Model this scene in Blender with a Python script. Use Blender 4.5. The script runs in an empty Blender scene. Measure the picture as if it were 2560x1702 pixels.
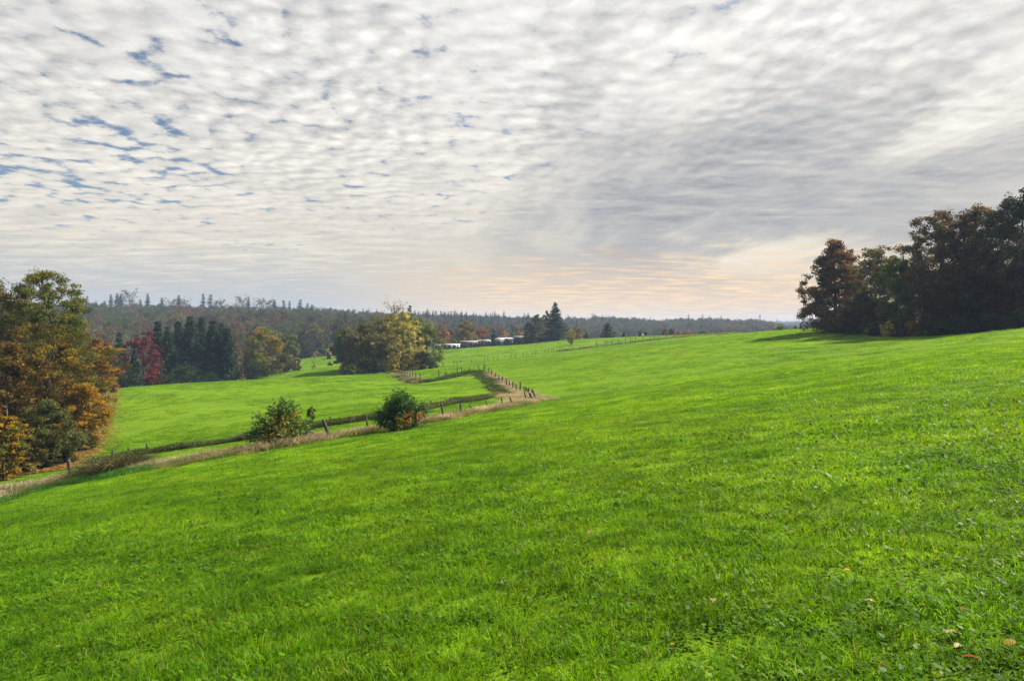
import bpy, math, random
import numpy as np
from mathutils import Vector
R_ = math.radians
scene = bpy.context.scene
COL = scene.collection
F = 1650.0            # focal length in photograph pixels (2560 wide)
EYE = 1.65
HZ = 815.0            # horizon row in the photograph
# ------------------------------------------------------------------ camera
cam = bpy.data.cameras.new('camera'); camo = bpy.data.objects.new('camera', cam); COL.objects.link(camo)
cam.sensor_width = 36.0; cam.lens = 36.0 * F / 2560.0
cam.shift_y = (HZ - 851.0) / 2560.0
cam.clip_start = 0.05; cam.clip_end = 20000
camo.location = (0, 0, EYE); camo.rotation_euler = (R_(90), 0, 0)
scene.camera = camo
# ------------------------------------------------------------------ light and exposure
SUN_AZ, SUN_EL = R_(64), R_(43)
SD = Vector((math.sin(SUN_AZ)*math.cos(SUN_EL), math.cos(SUN_AZ)*math.cos(SUN_EL), math.sin(SUN_EL)))
sun = bpy.data.lights.new('sun', 'SUN'); suno = bpy.data.objects.new('sun', sun); COL.objects.link(suno)
sun.energy = 5.0; sun.angle = R_(4); sun.color = (1.0, 0.93, 0.82)
suno.rotation_euler = (-SD).to_track_quat('-Z', 'Y').to_euler(); suno.location = SD*100
vs = scene.view_settings
vs.view_transform = 'Standard'; vs.look = 'None'; vs.exposure = 1.5; vs.gamma = 1.0; vs.use_curve_mapping = False
cy = scene.cycles
cy.use_denoising = True; cy.denoising_prefilter = 'NONE'; cy.denoising_input_passes = 'RGB_ALBEDO_NORMAL'; cy.max_bounces = 6; cy.diffuse_bounces = 3; cy.glossy_bounces = 2; cy.transmission_bounces = 3
cy.volume_bounces = 0; cy.transparent_max_bounces = 6; cy.sample_clamp_indirect = 4.0; cy.caustics_reflective = False; cy.caustics_refractive = False

# ------------------------------------------------------------------ node helper
class NT:
    def __init__(s, tree): s.t = tree; s.n = tree.nodes; s.l = tree.links
    def new(s, typ, **kw):
        n = s.n.new(typ)
        for k, v in kw.items(): setattr(n, k, v)
        return n
    def put(s, sock, v):
        if v is None: return
        if isinstance(v, bpy.types.NodeSocket): s.l.new(v, sock)
        elif isinstance(v, (tuple, list)) and len(v) == 3 and sock.type == 'RGBA': sock.default_value = (*v, 1)
        else: sock.default_value = v
    def m(s, op, a, b=None, c=None, clamp=False):
        n = s.new('ShaderNodeMath', operation=op, use_clamp=clamp)
        for i, v in enumerate((a, b, c)): s.put(n.inputs[i], v)
        return n.outputs[0]
    def vm(s, op, a, b=None, out=0):
        n = s.new('ShaderNodeVectorMath', operation=op)
        s.put(n.inputs[0], a)
        if b is not None: s.put(n.inputs[3] if op == 'SCALE' else n.inputs[1], b)
        return n.outputs[out]
    def mix(s, f, a, b, typ='MIX'):
        n = s.new('ShaderNodeMix', data_type='RGBA', blend_type=typ)
        s.put(n.inputs[0], f); s.put(n.inputs[6], a); s.put(n.inputs[7], b)
        return n.outputs[2]
    def noise(s, vec, scale, detail=4, rough=.5, dist=0.0, lac=2.0, dim='3D'):
        n = s.new('ShaderNodeTexNoise', noise_dimensions=dim)
        s.put(n.inputs['Vector'], vec); s.put(n.inputs['Scale'], scale); s.put(n.inputs['Detail'], detail)
        s.put(n.inputs['Roughness'], rough); s.put(n.inputs['Distortion'], dist); s.put(n.inputs['Lacunarity'], lac)
        return n
    def ss(s, x, a, b, c=0.0, d=1.0):
        n = s.new('ShaderNodeMapRange', interpolation_type='SMOOTHSTEP')
        for i, v in enumerate((x, a, b, c, d)): s.put(n.inputs[i], v)
        return n.outputs[0]
    def comb(s, x, y, z):
        n = s.new('ShaderNodeCombineXYZ')
        for i, v in enumerate((x, y, z)): s.put(n.inputs[i], v)
        return n.outputs[0]

# ------------------------------------------------------------------ sky
world = bpy.data.worlds.new('World'); scene.world = world; world.use_nodes = True
W = NT(world.node_tree); W.n.clear()
tc = W.new('ShaderNodeTexCoord'); D = tc.outputs['Generated']
sp = W.new('ShaderNodeSeparateXYZ'); W.l.new(D, sp.inputs[0])
dx, dy, dz = sp.outputs
el = W.m('MAXIMUM', dz, 0.0)
zc = W.m('ADD', el, 0.075)
px, py = W.m('DIVIDE', dx, zc), W.m('DIVIDE', dy, zc)
P = W.comb(px, py, 0.0)
warp = W.noise(P, 1.1, 3, .5, dim='2D').outputs['Color']
warp2 = W.noise(P, 12.0, 4, .6, dim='2D').outputs['Color']
Pw = W.vm('ADD', P, W.vm('SCALE', W.vm('SUBTRACT', warp, (.5, .5, .5)), 0.30))
Pw = W.vm('ADD', Pw, W.vm('SCALE', W.vm('SUBTRACT', warp2, (.5, .5, .5)), 0.05))
def stretch(vec, sx, sy, ox, oy, rot=0.0):
    n = W.new('ShaderNodeMapping'); W.put(n.inputs[0], vec)
    n.inputs['Location'].default_value = (ox, oy, 0); n.inputs['Rotation'].default_value = (0, 0, rot); n.inputs['Scale'].default_value = (sx, sy, 1)
    return n.outputs[0]
def lumps(vec):
    v = W.new('ShaderNodeTexVoronoi', feature='SMOOTH_F1', voronoi_dimensions='2D'); W.put(v.inputs['Vector'], vec); v.inputs['Scale'].default_value = 10.5; v.inputs['Smoothness'].default_value = .45; v.inputs['Randomness'].default_value = 1.0
    return W.m('SUBTRACT', 1.0, v.outputs['Distance'])
LS = (1.0, .92, 3.1, 7.7, R_(18))
c1 = lumps(stretch(Pw, *LS)); c2 = lumps(stretch(W.vm('ADD', Pw, (.02, .045, 0)), *LS))
fine = W.noise(P, 13.0, 7, .66, .0, dim='2D').outputs[0]
emb = W.m('SUBTRACT', c1, c2)
street = W.noise(stretch(Pw, 1.5, .42, 1.7, 4.2, R_(-14)), 1.0, 6, .6, .0, dim='2D').outputs[0]
big = W.noise(stretch(Pw, .40, .30, 27.3, 33.0, R_(25)), 1.0, 3, .5, dim='2D').outputs[0]
ripple = W.noise(stretch(P, .9, 2.2, 5.0, 2.0, R_(14)), 2.6, 7, .62, .0, dim='2D').outputs[0]
# cover: thinner on the side away from the sun
leftness = W.m('MULTIPLY', W.m('SUBTRACT', W.m('MULTIPLY', dx, -1.0), .16), .17)
cov = W.m('ADD', W.m('ADD', W.m('MULTIPLY', c1, .42), W.m('MULTIPLY', fine, .50)), W.m('ADD', W.m('MULTIPLY', street, .45), W.m('MULTIPLY', big, .30)))
cov = W.m('SUBTRACT', cov, W.m('MAXIMUM', leftness, -0.10))
cover = W.ss(cov, .525, .72)
# brightness of the cloud sheet
thick = W.m('ADD', W.m('MULTIPLY', big, .62), W.m('ADD', W.m('MULTIPLY', street, .38), W.m('MULTIPLY', ripple, .2)))
dark = W.m('MULTIPLY', W.ss(thick, .47, .64), W.ss(dx, -.30, .25, .12, 1.0))
sdot = W.vm('DOT_PRODUCT', D, tuple(SD), out=1)
glow = W.m('POWER', W.m('MAXIMUM', sdot, 0.0), 3.0)
lumpy = W.m('MULTIPLY', W.m('MULTIPLY', W.ss(el, .06, .30), W.ss(street, .35, .6, .55, 1.35)), W.m('SUBTRACT', 1.0, W.m('MULTIPLY', dark, .6)))
puff = W.m('MULTIPLY', W.m('ADD', W.m('MULTIPLY', emb, .20), W.m('ADD', W.m('MULTIPLY', W.m('SUBTRACT', c1, .62), .09), W.m('MULTIPLY', W.m('SUBTRACT', fine, .5), .42))), lumpy)
ripp = W.m('MULTIPLY', W.m('SUBTRACT', ripple, .5), .50)
bright = W.m('ADD', W.m('ADD', .76, W.m('MULTIPLY', glow, .32)), W.m('ADD', puff, ripp))
bright = W.m('SUBTRACT', bright, W.m('MULTIPLY', dark, .36))
bright = W.m('MAXIMUM', bright, .36)
warmdir = W.ss(W.vm('DOT_PRODUCT', D, (math.sin(R_(16)), math.cos(R_(16)), 0), out=1), .82, .99)
tint = W.mix(W.ss(bright, .35, .95), (.95, .97, 1.0), (1.0, .985, .955))
tint = W.mix(W.m('MULTIPLY', W.m('POWER', W.m('SUBTRACT', 1.0, el), 5.0), W.m('MULTIPLY', W.ss(bright, .40, .70), 1.0)), tint, (1.05, .93, .70))
cloud = W.vm('SCALE', tint, bright)
hor = W.mix(warmdir, (.50, .52, .53), (1.10, .77, .43))
streak = W.ss(ripple, .36, .58)
hor = W.mix(W.m('MULTIPLY', streak, .42), hor, (.46, .48, .51))
lowband = W.m('MULTIPLY', W.ss(W.m('ADD', el, W.m('MULTIPLY', W.m('SUBTRACT', ripple, .5), .12)), .13, .03), .9)
cloud = W.mix(lowband, cloud, hor)
sky = W.new('ShaderNodeTexSky', sky_type='NISHITA'); sky.sun_disc = False
sky.sun_elevation = SUN_EL; sky.sun_rotation = SUN_AZ; sky.altitude = 150; sky.air_density = 1.0; sky.dust_density = 1.0; sky.ozone_density = 2.0
gap = W.m('MULTIPLY', W.m('SUBTRACT', 1.0, cover), W.ss(el, .03, .16))
blue = W.vm('SCALE', sky.outputs[0], .34)                 # Nishita value, dimmed by thin veil
clouds10 = W.vm('SCALE', cloud, 3.65)                       # cloud radiance on the Nishita scale
fin = W.mix(gap, clouds10, blue)
bg = W.new('ShaderNodeBackground'); W.l.new(fin, bg.inputs[0]); bg.inputs[1].default_value = 0.10
wo = W.new('ShaderNodeOutputWorld'); W.l.new(bg.outputs[0], wo.inputs[0])
world.cycles.sampling_method = 'MANUAL'; world.cycles.sample_map_resolution = 1024

# ------------------------------------------------------------------ materials
def mat(name):
    m = bpy.data.materials.new(name); m.use_nodes = True; t = NT(m.node_tree); t.n.clear(); return m, t
def finish(t, sh): t.l.new(sh, t.new('ShaderNodeOutputMaterial').inputs[0])
def pbsdf(t, col, rough=.7, spec=.3, normal=None, metal=0.0):
    b = t.new('ShaderNodeBsdfPrincipled'); t.put(b.inputs['Base Color'], col); t.put(b.inputs['Roughness'], rough)
    t.put(b.inputs['Specular IOR Level'], spec); t.put(b.inputs['Metallic'], metal)
    if normal is not None: t.put(b.inputs['Normal'], normal)
    return b.outputs[0]
def stretch_in(t, v, s):
    n = t.new('ShaderNodeMapping'); t.put(n.inputs[0], v); n.inputs['Scale'].default_value = s; return n.outputs[0]
def leafmat(name, trans=.4, rough=.5, spec=.25, vary=.25, worldnoise=None):
    m, t = mat(name)
    a = t.new('ShaderNodeAttribute', attribute_name='Col').outputs['Color']
    oi = t.new('ShaderNodeObjectInfo').outputs['Random']
    c = t.vm('SCALE', a, t.m('ADD', 1.0 - vary/2, t.m('MULTIPLY', oi, vary)))
    if worldnoise:
        g = t.new('ShaderNodeNewGeometry').outputs['Position']
        n1 = t.noise(stretch_in(t, g, (.6, 1.3, 1)), .06, 5, .62).outputs[0]; n2 = t.noise(g, .45, 5, .65).outputs[0]
        k = t.m('ADD', t.m('MULTIPLY', n1, .75), t.m('MULTIPLY', n2, .75))
        c = t.mix(t.ss(k, .56, .96), t.mix(1.0, c, (.66, .78, .7), 'MULTIPLY'), t.mix(1.0, c, (1.34, 1.16, 1.2), 'MULTIPLY'))
        n4 = t.noise(g, 1.7, 4, .6).outputs[0]; c = t.mix(t.m('MULTIPLY', t.ss(n4, .42, .62), .75), c, t.mix(1.0, c, (.62, .70, .8), 'MULTIPLY'))
        n5 = t.noise(g, .21, 5, .7).outputs[0]; c = t.mix(t.ss(n5, .60, .74, 0, .5), c, (.17, .18, .03))
    d = pbsdf(t, c, rough, spec)
    tr = t.new('ShaderNodeBsdfTranslucent'); t.put(tr.inputs[0], t.mix(1.0, c, (1.25, 1.12, .6), 'MULTIPLY'))
    ms = t.new('ShaderNodeMixShader'); ms.inputs[0].default_value = trans
    t.l.new(d, ms.inputs[1]); t.l.new(tr.outputs[0], ms.inputs[2]); finish(t, ms.outputs[0])
    return m
M = {}
M['leaf'] = leafmat('leaf', .33, .6, .08)
M['needle'] = leafmat('needle', .1, .7, .06)
M['gloss_leaf'] = leafmat('glossy_leaf', .3, .5, .14)
M['grass'] = leafmat('grass_blade', .5, .5, .10, .4, True)
M['dry'] = leafmat('dry_grass_blade', .35, .8, .03, .95)
def bark(name, c1, c2, sc=6):
    m, t = mat(name); o = t.new('ShaderNodeTexCoord').outputs['Object']
    n = t.noise(stretch_in(t, o, (1, 1, .25)), sc, 6, .6).outputs[0]
    b = t.new('ShaderNodeBump'); b.inputs['Strength'].default_value = .6; b.inputs['Distance'].default_value = .03; t.l.new(n, b.inputs['Height'])
    finish(t, pbsdf(t, t.mix(t.ss(n, .3, .7), c1, c2), .9, .1, b.outputs[0])); return m
M['bark'] = bark('bark', (.035, .028, .02), (.09, .075, .055))
M['pale_bark'] = bark('pale_bark', (.06, .055, .045), (.14, .13, .11))
M['post'] = bark('weathered_wood', (.028, .023, .02), (.10, .088, .078), 14)
def plain(name, c, rough=.6, spec=.3, sc=3.0, amt=.2, metal=0.0):
    m, t = mat(name); o = t.new('ShaderNodeTexCoord').outputs['Object']
    n = t.noise(o, sc, 5, .6).outputs[0]
    finish(t, pbsdf(t, t.mix(t.ss(n, .3, .7), tuple(x*(1-amt) for x in c), c), rough, spec, None, metal)); return m
M['white_panel'] = plain('white_panel', (.34, .35, .35), .6)
M['grey_panel'] = plain('pale_blue_grey_panel', (.48, .55, .56), .5)
M['brown_wall'] = plain('red_brown_boards', (.12, .06, .05), .7)
M['dark_wall'] = plain('dark_green_boards', (.03, .04, .035), .7)
M['roof_pale'] = plain('pale_sheet_roof', (.36, .38, .41), .6)
M['roof_grey'] = plain('grey_sheet_roof', (.24, .255, .28), .6)
M['glass'] = plain('dark_window_glass', (.03, .035, .045), .08, .6)
M['rubber'] = plain('black_rubber', (.02, .02, .02), .8)
M['steel'] = plain('galvanised_steel', (.32, .34, .36), .5, .4, 3, .2, .6)
M['black'] = plain('black_feathers', (.02, .02, .022), .6)
M['contrail'] = None
# ground
m, t = mat('meadow_ground'); M['ground'] = m
pos = t.new('ShaderNodeNewGeometry').outputs['Position']
fld = t.new('ShaderNodeAttribute', attribute_name='field').outputs['Fac']
lit = t.new('ShaderNodeAttribute', attribute_name='litter').outputs['Fac']
n1 = t.noise(stretch_in(t, pos, (.6, 1.3, 1)), .06, 5, .62).outputs[0]; n2 = t.noise(pos, .45, 5, .65).outputs[0]; n3 = t.noise(pos, 9.0, 5, .65).outputs[0]
k = t.m('ADD', t.m('MULTIPLY', n1, .75), t.m('MULTIPLY', n2, .75))
gc = t.mix(t.ss(k, .55, .98), (.075, .14, .004), (.12, .20, .006))
gc = t.mix(t.m('MULTIPLY', t.ss(n3, .35, .7), .6), gc, (.035, .075, .010))
fl = t.mix(t.ss(t.noise(pos, .6, 5, .6).outputs[0], .35, .7), (.045, .036, .02), (.05, .06, .02))
gc = t.mix(fld, fl, gc)
gc = t.mix(t.m('MULTIPLY', lit, t.ss(n3, .25, .5)), gc, (.085, .055, .02))
b = t.new('ShaderNodeBump'); b.inputs['Strength'].default_value = .5; b.inputs['Distance'].default_value = .12; t.l.new(n3, b.inputs['Height'])
finish(t, pbsdf(t, gc, .95, .02, b.outputs[0]))

# ------------------------------------------------------------------ mesh helpers
def mk(name, V, faces, material, col=None, parent=None, smooth=False, link=True, mats=None, midx=None):
    """faces: list of int arrays (n,k); col: (nv,3)"""
    me = bpy.data.meshes.new(name); V = np.asarray(V, dtype=np.float32)
    me.vertices.add(len(V)); me.vertices.foreach_set('co', V.ravel())
    faces = [np.asarray(f, dtype=np.int32) for f in faces if len(f)]
    loops = np.concatenate([f.ravel() for f in faces]); tot = np.concatenate([np.full(len(f), f.shape[1], np.int32) for f in faces])
    me.loops.add(len(loops)); me.loops.foreach_set('vertex_index', loops)
    me.polygons.add(len(tot)); me.polygons.foreach_set('loop_start', np.concatenate([[0], np.cumsum(tot)[:-1]]).astype(np.int32))
    if smooth: me.polygons.foreach_set('use_smooth', np.ones(len(tot), bool))
    for mm in (mats or [material]): me.materials.append(mm)
    if midx is not None: me.polygons.foreach_set('material_index', np.asarray(midx, np.int32))
    if col is not None:
        a = me.attributes.new('Col', 'FLOAT_COLOR', 'POINT')
        a.data.foreach_set('color', np.concatenate([np.asarray(col, np.float32), np.ones((len(V), 1), np.float32)], 1).ravel())
    me.update(calc_edges=True); me.validate()
    o = bpy.data.objects.new(name, me)
    if link: COL.objects.link(o)
    if parent: o.parent = parent
    return o
def tag(o, label=None, cat=None, group=None, kind=None):
    if label: o['label'] = label
    if cat: o['category'] = cat
    if group: o['group'] = group
    if kind: o['kind'] = kind
    return o
def empty(name, loc=(0, 0, 0), rz=0.0):
    e = bpy.data.objects.new(name, None); COL.objects.link(e); e.location = loc; e.rotation_euler = (0, 0, rz); e.empty_display_size = .3; return e

class Soup:
    def __init__(s): s.V = []; s.Q = []; s.T = []; s.C = []; s.n = 0
    def add(s, V, quads=None, tris=None, col=None):
        V = np.asarray(V, float)
        if quads is not None and len(quads): s.Q.append(np.asarray(quads)+s.n)
        if tris is not None and len(tris): s.T.append(np.asarray(tris)+s.n)
        s.V.append(V); s.n += len(V)
        if col is not None:
            c = np.asarray(col, float); s.C.append(np.tile(c, (len(V), 1)) if c.ndim == 1 else c)
    def faces(s):
        f = []
        if s.Q: f.append(np.concatenate(s.Q))
        if s.T: f.append(np.concatenate(s.T))
        return f
    def build(s, name, material, parent=None, smooth=False, link=True):
        return mk(name, np.concatenate(s.V), s.faces(), material, np.concatenate(s.C) if s.C else None, parent, smooth, link)
    def box(s, x0, x1, y0, y1, z0, z1, col=None):
        V = [(x, y, z) for z in (z0, z1) for y in (y0, y1) for x in (x0, x1)]
        s.add(V, [(0, 2, 3, 1), (4, 5, 7, 6), (0, 1, 5, 4), (2, 6, 7, 3), (0, 4, 6, 2), (1, 3, 7, 5)], None, col)
    def tube(s, pts, rad, k=6, cap=True, col=None):
        pts = np.asarray(pts, float); n = len(pts); rad = np.broadcast_to(np.asarray(rad, float), (n,))
        tg = np.gradient(pts, axis=0); tg /= np.linalg.norm(tg, axis=1)[:, None]+1e-9
        ref = np.array([0.31, .17, .93]) if abs(tg[0][2]) < .8 else np.array([.9, .1, .2])
        a = np.cross(tg, ref); a /= np.linalg.norm(a, axis=1)[:, None]+1e-9; b = np.cross(tg, a)
        an = np.arange(k)*2*math.pi/k
        V = pts[:, None, :]+rad[:, None, None]*(np.cos(an)[None, :, None]*a[:, None, :]+np.sin(an)[None, :, None]*b[:, None, :])
        i = np.arange(n-1)[:, None]*k; j = np.arange(k)[None, :]; j2 = (j+1) % k
        q = np.stack([i+j, i+j2, i+k+j2, i+k+j], -1).reshape(-1, 4)
        V = V.reshape(-1, 3); tr = []
        if cap:
            V = np.concatenate([V, pts[-1:]+tg[-1:]*rad[-1]*.3]); e = (n-1)*k
            tr = [(e+x, e+(x+1) % k, n*k) for x in range(k)]
        s.add(V, q, tr, col)

# ------------------------------------------------------------------ terrain
def pix(u, v, Y): return ((u-1280.0)/F*Y, Y, EYE-(v-HZ)/F*Y)
near_uv = [  # (u, v, Y) of the ground in the photograph
 (0,1255,34),(300,1187,37.5),(640,1122,40.5),(920,1077,45),(1080,1051,50),(1250,1022,62),(1345,1000,75),
 (230,1162,48),(560,1112,52),(800,1068,57),(1080,1020,66),(1250,993,80),
 (280,1070,74),(284,975,125),(620,951,135),(960,933,150),(620,1020,85),(960,980,95),(1000,957,120),(100,1140,56),(430,1040,80),(430,963,130),
 (800,942,142),(1040,958,118),(1190,925,140),(1240,950,110),(1290,985,88),
 (1060,926,165),(1200,909,190),(1320,891,215),(1500,867,235),(1740,840,250),(1900,831,190),(2000,828,150),(2100,832,130),(2240,842,110),(2330,840,105),(2450,832,96),(2560,822,88),
 (1600,900,115),(1500,950,88),(1450,900,130),(1330,930,125),(1800,880,110),(1800,950,55),(2100,900,70),(2350,870,75),(1650,865,170),
 (1950,829,235),(1850,832,260),(1100,905,232),(1060,915,216),(1250,880,262),(1400,862,282),(1600,843,300),(1030,881,290),(1200,868,302),(1400,852,312),(1500,846,315),(1740,839,322),
 (750,931,200),(845,919,220),(900,927,190),(740,904,282),(850,890,312),(660,938,205)]
near_xyz = [pix(*p) for p in near_uv]
PL = lambda x, y: (x, y, .13*x-.097*y)
near_xyz += [PL(*p) for p in [(0,0),(-3,3),(3,3),(0,8),(-8,8),(8,8),(-12,18),(0,20),(14,20),(-8,-8),(8,-8),(0,-25),(30,32),(22,12),(-16,6),(-30,12),(0,32),(14,38),(40,40)]]
near_xyz += [(x, y, z) for x, y, z in [(-60,0,-7.5),(60,10,5.5),(-70,50,-10.5),(-110,80,-15),(-100,130,-17),(-60,-60,-3),(60,-60,6),(0,-120,4),(-200,0,-14),(200,0,12),(120,90,5),(160,160,6),(110,130,2.0),
   (-130,200,-21),(-106,200,-20),(-80,230,-19),(-92,260,-19),(-50,250,-16.5),(-140,300,-20),(-110,340,-18),(-160,400,-16),(-60,170,-14.5),(-95,165,-16.5),(-40,340,-13),(-90,400,-14),
   (-10,380,-15),(60,400,-11),(110,400,-8.5),(110,330,-4.5),(200,300,2),(280,200,8),(20,340,-11),(-20,330,-12.5),(60,345,-5.2),(160,380,-4),(300,380,0),(-300,300,-18),(-300,100,-16),(100,250,-1.5),(0,-350,5),(350,-100,8),(-350,-100,-8),(350,250,6)]]
near_xyz = np.array(near_xyz)
class TPS:
    def __init__(s, X, z, reg=1e-6):
        s.X = X; n = len(X); K = s.k(X, X)+reg*np.eye(n); Pm = np.c_[np.ones(n), X]
        A = np.zeros((n+3, n+3)); A[:n, :n] = K; A[:n, n:] = Pm; A[n:, :n] = Pm.T
        s.w = np.linalg.solve(A, np.r_[z, 0, 0, 0])
    def k(s, A, B):
        d2 = ((A[:, None, :]-B[None])**2).sum(-1); return .5*d2*np.log(d2+1e-12)
    def __call__(s, Q):
        out = np.empty(len(Q))
        for i in range(0, len(Q), 20000):
            q = Q[i:i+20000]; out[i:i+20000] = s.k(q, s.X)@s.w[:-3]+np.c_[np.ones(len(q)), q]@s.w[-3:]
        return out
tps1 = TPS(near_xyz[:, :2]/100, near_xyz[:, 2], 2e-5)
far = []
def row(Y, lst):
    for u, z in lst:
        th = math.atan((u-1280)/F); far.append((th*1.5, math.log(Y/math.cos(th)), z))
row(330, [(-200,-17),(0,-18),(300,-18),(500,-17.5),(800,-13),(1030,-11.5),(1250,-9),(1600,-4.5),(2000,-3),(2560,1),(3000,4)])
row(460, [(-200,-8),(100,-7),(400,-8),(800,-9),(1050,-12),(1250,-15),(1600,-14),(2000,-12),(2560,-2),(3000,2)])
row(680, [(-200,9),(180,9),(350,5),(500,3.5),(750,2),(900,-1),(1050,-6),(1250,-12),(1600,-19),(2000,-19),(2560,-4)])
row(900, [(-200,10),(300,6),(800,2),(1000,1),(1250,-2),(1450,-4),(1550,-4),(1600,-7),(1640,-14),(1700,-7),(1760,-5),(1850,-9),(1920,-9),(1980,-20),(2100,-24),(2560,-4)])
row(1400, [(-200,12),(600,4),(1000,2),(1300,0),(1500,-10),(1640,-13),(1750,-12),(1900,-12),(2050,-14),(2560,0)])
row(2600, [(-200,10),(600,6),(1200,2),(1600,2),(1900,0),(2100,2),(2560,6)])
row(5000, [(-200,24),(600,24),(1200,22),(1600,20),(2000,22),(2560,22)])
for th, zs in [(60,(4,4,6,15,24)),(100,(8,8,8,15,24)),(140,(6,6,8,15,24)),(180,(5,6,8,15,24)),(-60,(-14,-4,8,15,24)),(-100,(-8,-4,4,12,24)),(-140,(0,2,4,12,24)),(-180,(5,6,8,15,24))]:
    for r, z in zip((330, 460, 900, 2000, 5000), zs): far.append((R_(th)*1.5, math.log(r), z))
far = np.array(far); tps2 = TPS(far[:, :2], far[:, 2], 1e-4)
def sstep(x, a, b):
    t_ = np.clip((x-a)/(b-a), 0, 1); return t_*t_*(3-2*t_)
def vnoise(x, y, s, seed=0):
    x = np.asarray(x)*s+seed*17.3; y = np.asarray(y)*s+seed*9.1
    return (np.sin(x*1.0+1.7*np.sin(y*.7+seed))+np.sin(y*1.3+1.3*np.sin(x*.9+2+seed))+.6*np.sin(2.3*x+1.9*y)+.5*np.sin(3.1*y-2.2*x+seed))/3.1
def ground(x, y):
    x = np.atleast_1d(np.asarray(x, float)); y = np.atleast_1d(np.asarray(y, float))
    r = np.hypot(x, y); w = sstep(r, 330, 450); z = np.zeros_like(x)
    a = w < 1; b_ = w > 0
    if a.any(): z[a] += (1-w[a])*tps1(np.c_[x[a], y[a]]/100)
    if b_.any(): z[b_] += w[b_]*tps2(np.c_[np.arctan2(x[b_], y[b_])*1.5, np.log(np.minimum(r[b_], 5000))])
    z += .035*vnoise(x, y, .9, 3)*sstep(r, 4, 30)
    return z
def gz(x, y): return float(ground(x, y)[0])
def normal(x, y, e=1.0):
    zx = (ground(x+e, y)-ground(x-e, y))/(2*e); zy = (ground(x, y+e)-ground(x, y-e))/(2*e)
    return zx, zy
_Y = np.exp(np.linspace(math.log(2.5), math.log(420), 700))
def hit(u, v):
    """first point where the line of sight through a pixel meets the ground"""
    x = (u-1280)/F*_Y; z = EYE-(v-HZ)/F*_Y; g = ground(x, _Y); i = np.argmax(g >= z)
    if g[i] < z[i]: i = np.argmax(g-z)
    if i > 0 and g[i] > z[i]:
        d0 = z[i-1]-g[i-1]; d1 = g[i]-z[i]; f_ = d0/(d0+d1+1e-9); Y = _Y[i-1]+f_*(_Y[i]-_Y[i-1])
    else: Y = _Y[i]
    xx = (u-1280)/F*Y; return xx, Y, gz(xx, Y)
def at(u, Y):
    x = (u-1280)/F*Y; return x, Y, gz(x, Y)
# edges of the woods, in plan
def plan(lst): return np.array([at(u, Y)[:2] for u, Y in lst])
wood_left = plan([(-700,26),(-300,36),(-60,42),(60,46),(130,50),(185,58),(228,72),(255,92),(272,125)])
def seg_dist(x, y, poly):
    P_ = np.stack([x, y], -1)[:, None, :]; A = poly[None, :-1]; B = poly[None, 1:]; d = B-A
    tt = np.clip(((P_-A)*d).sum(-1)/(d*d).sum(-1), 0, 1); q = A+tt[..., None]*d
    dd = np.linalg.norm(P_-q, axis=-1); i = dd.argmin(1); j = np.arange(len(x))
    cr = d[0, i, 0]*(P_[j, 0, 1]-A[0, i, 1])-d[0, i, 1]*(P_[j, 0, 0]-A[0, i, 0])
    return dd[j, i], cr          # cr > 0: left of the line
def field_mask(x, y):
    u = 1280+F*x/np.maximum(y, 1); d, cr = seg_dist(x, y, wood_left)
    m_ = np.ones(len(x)); m_[(cr > 0) & (y > 10) & (y < 135)] = 0
    m_[(y > 150) & (u < 590)] = 0; m_[(y > 215) & (u < 720)] = 0
    m_[(y > 318) & (u < 1480)] = 0; m_[y > 345] = 0
    m_[(y > 192) & (u > 850) & (u < 1060) & (y < 290)] = 0
    return m_
# ground sheet: rings round the camera, out to the horizon
rr = np.concatenate([[0.0], np.exp(np.linspace(math.log(.6), math.log(3100), 385))])
ths = np.concatenate([np.linspace(-180, -62, 30, endpoint=False), np.linspace(-62, 62, 360, endpoint=False), np.linspace(62, 180, 30, endpoint=False)])*math.pi/180
TH, RR = np.meshgrid(ths, rr); gx = (RR*np.sin(TH)).ravel(); gy = (RR*np.cos(TH)).ravel(); gzv = ground(gx, gy)
nt = len(ths); i = np.arange(len(rr)-1)[:, None]*nt; j = np.arange(nt)[None]; j2 = (j+1) % nt
Q = np.stack([i+j, i+j2, i+nt+j2, i+nt+j], -1).reshape(-1, 4)[:, ::-1]
g = mk('meadow', np.c_[gx, gy, gzv], [Q], M['ground'], smooth=True); tag(g, kind='structure')
fm = field_mask(gx, gy); dl, cl = seg_dist(gx, gy, wood_left); u_ = 1280+F*gx/np.maximum(gy, 1)
fm = np.where(np.hypot(gx, gy) > 345, np.where((vnoise(gx, gy, .006, 5) > .25) & (np.hypot(gx, gy) > 1500), .8, 0), fm)
at_ = g.data.attributes.new('field', 'FLOAT', 'POINT'); at_.data.foreach_set('value', fm.astype(np.float32))
lt = np.clip(1-(dl-.2)/1.9, 0, 1)*.75*(cl < 0)*(gy > 47)*(gy < 135)+(cl >= 0)*(gy > 10)*(gy < 135)*.8
at_ = g.data.attributes.new('litter', 'FLOAT', 'POINT'); at_.data.foreach_set('value', np.clip(lt, 0, 1).astype(np.float32))

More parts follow.
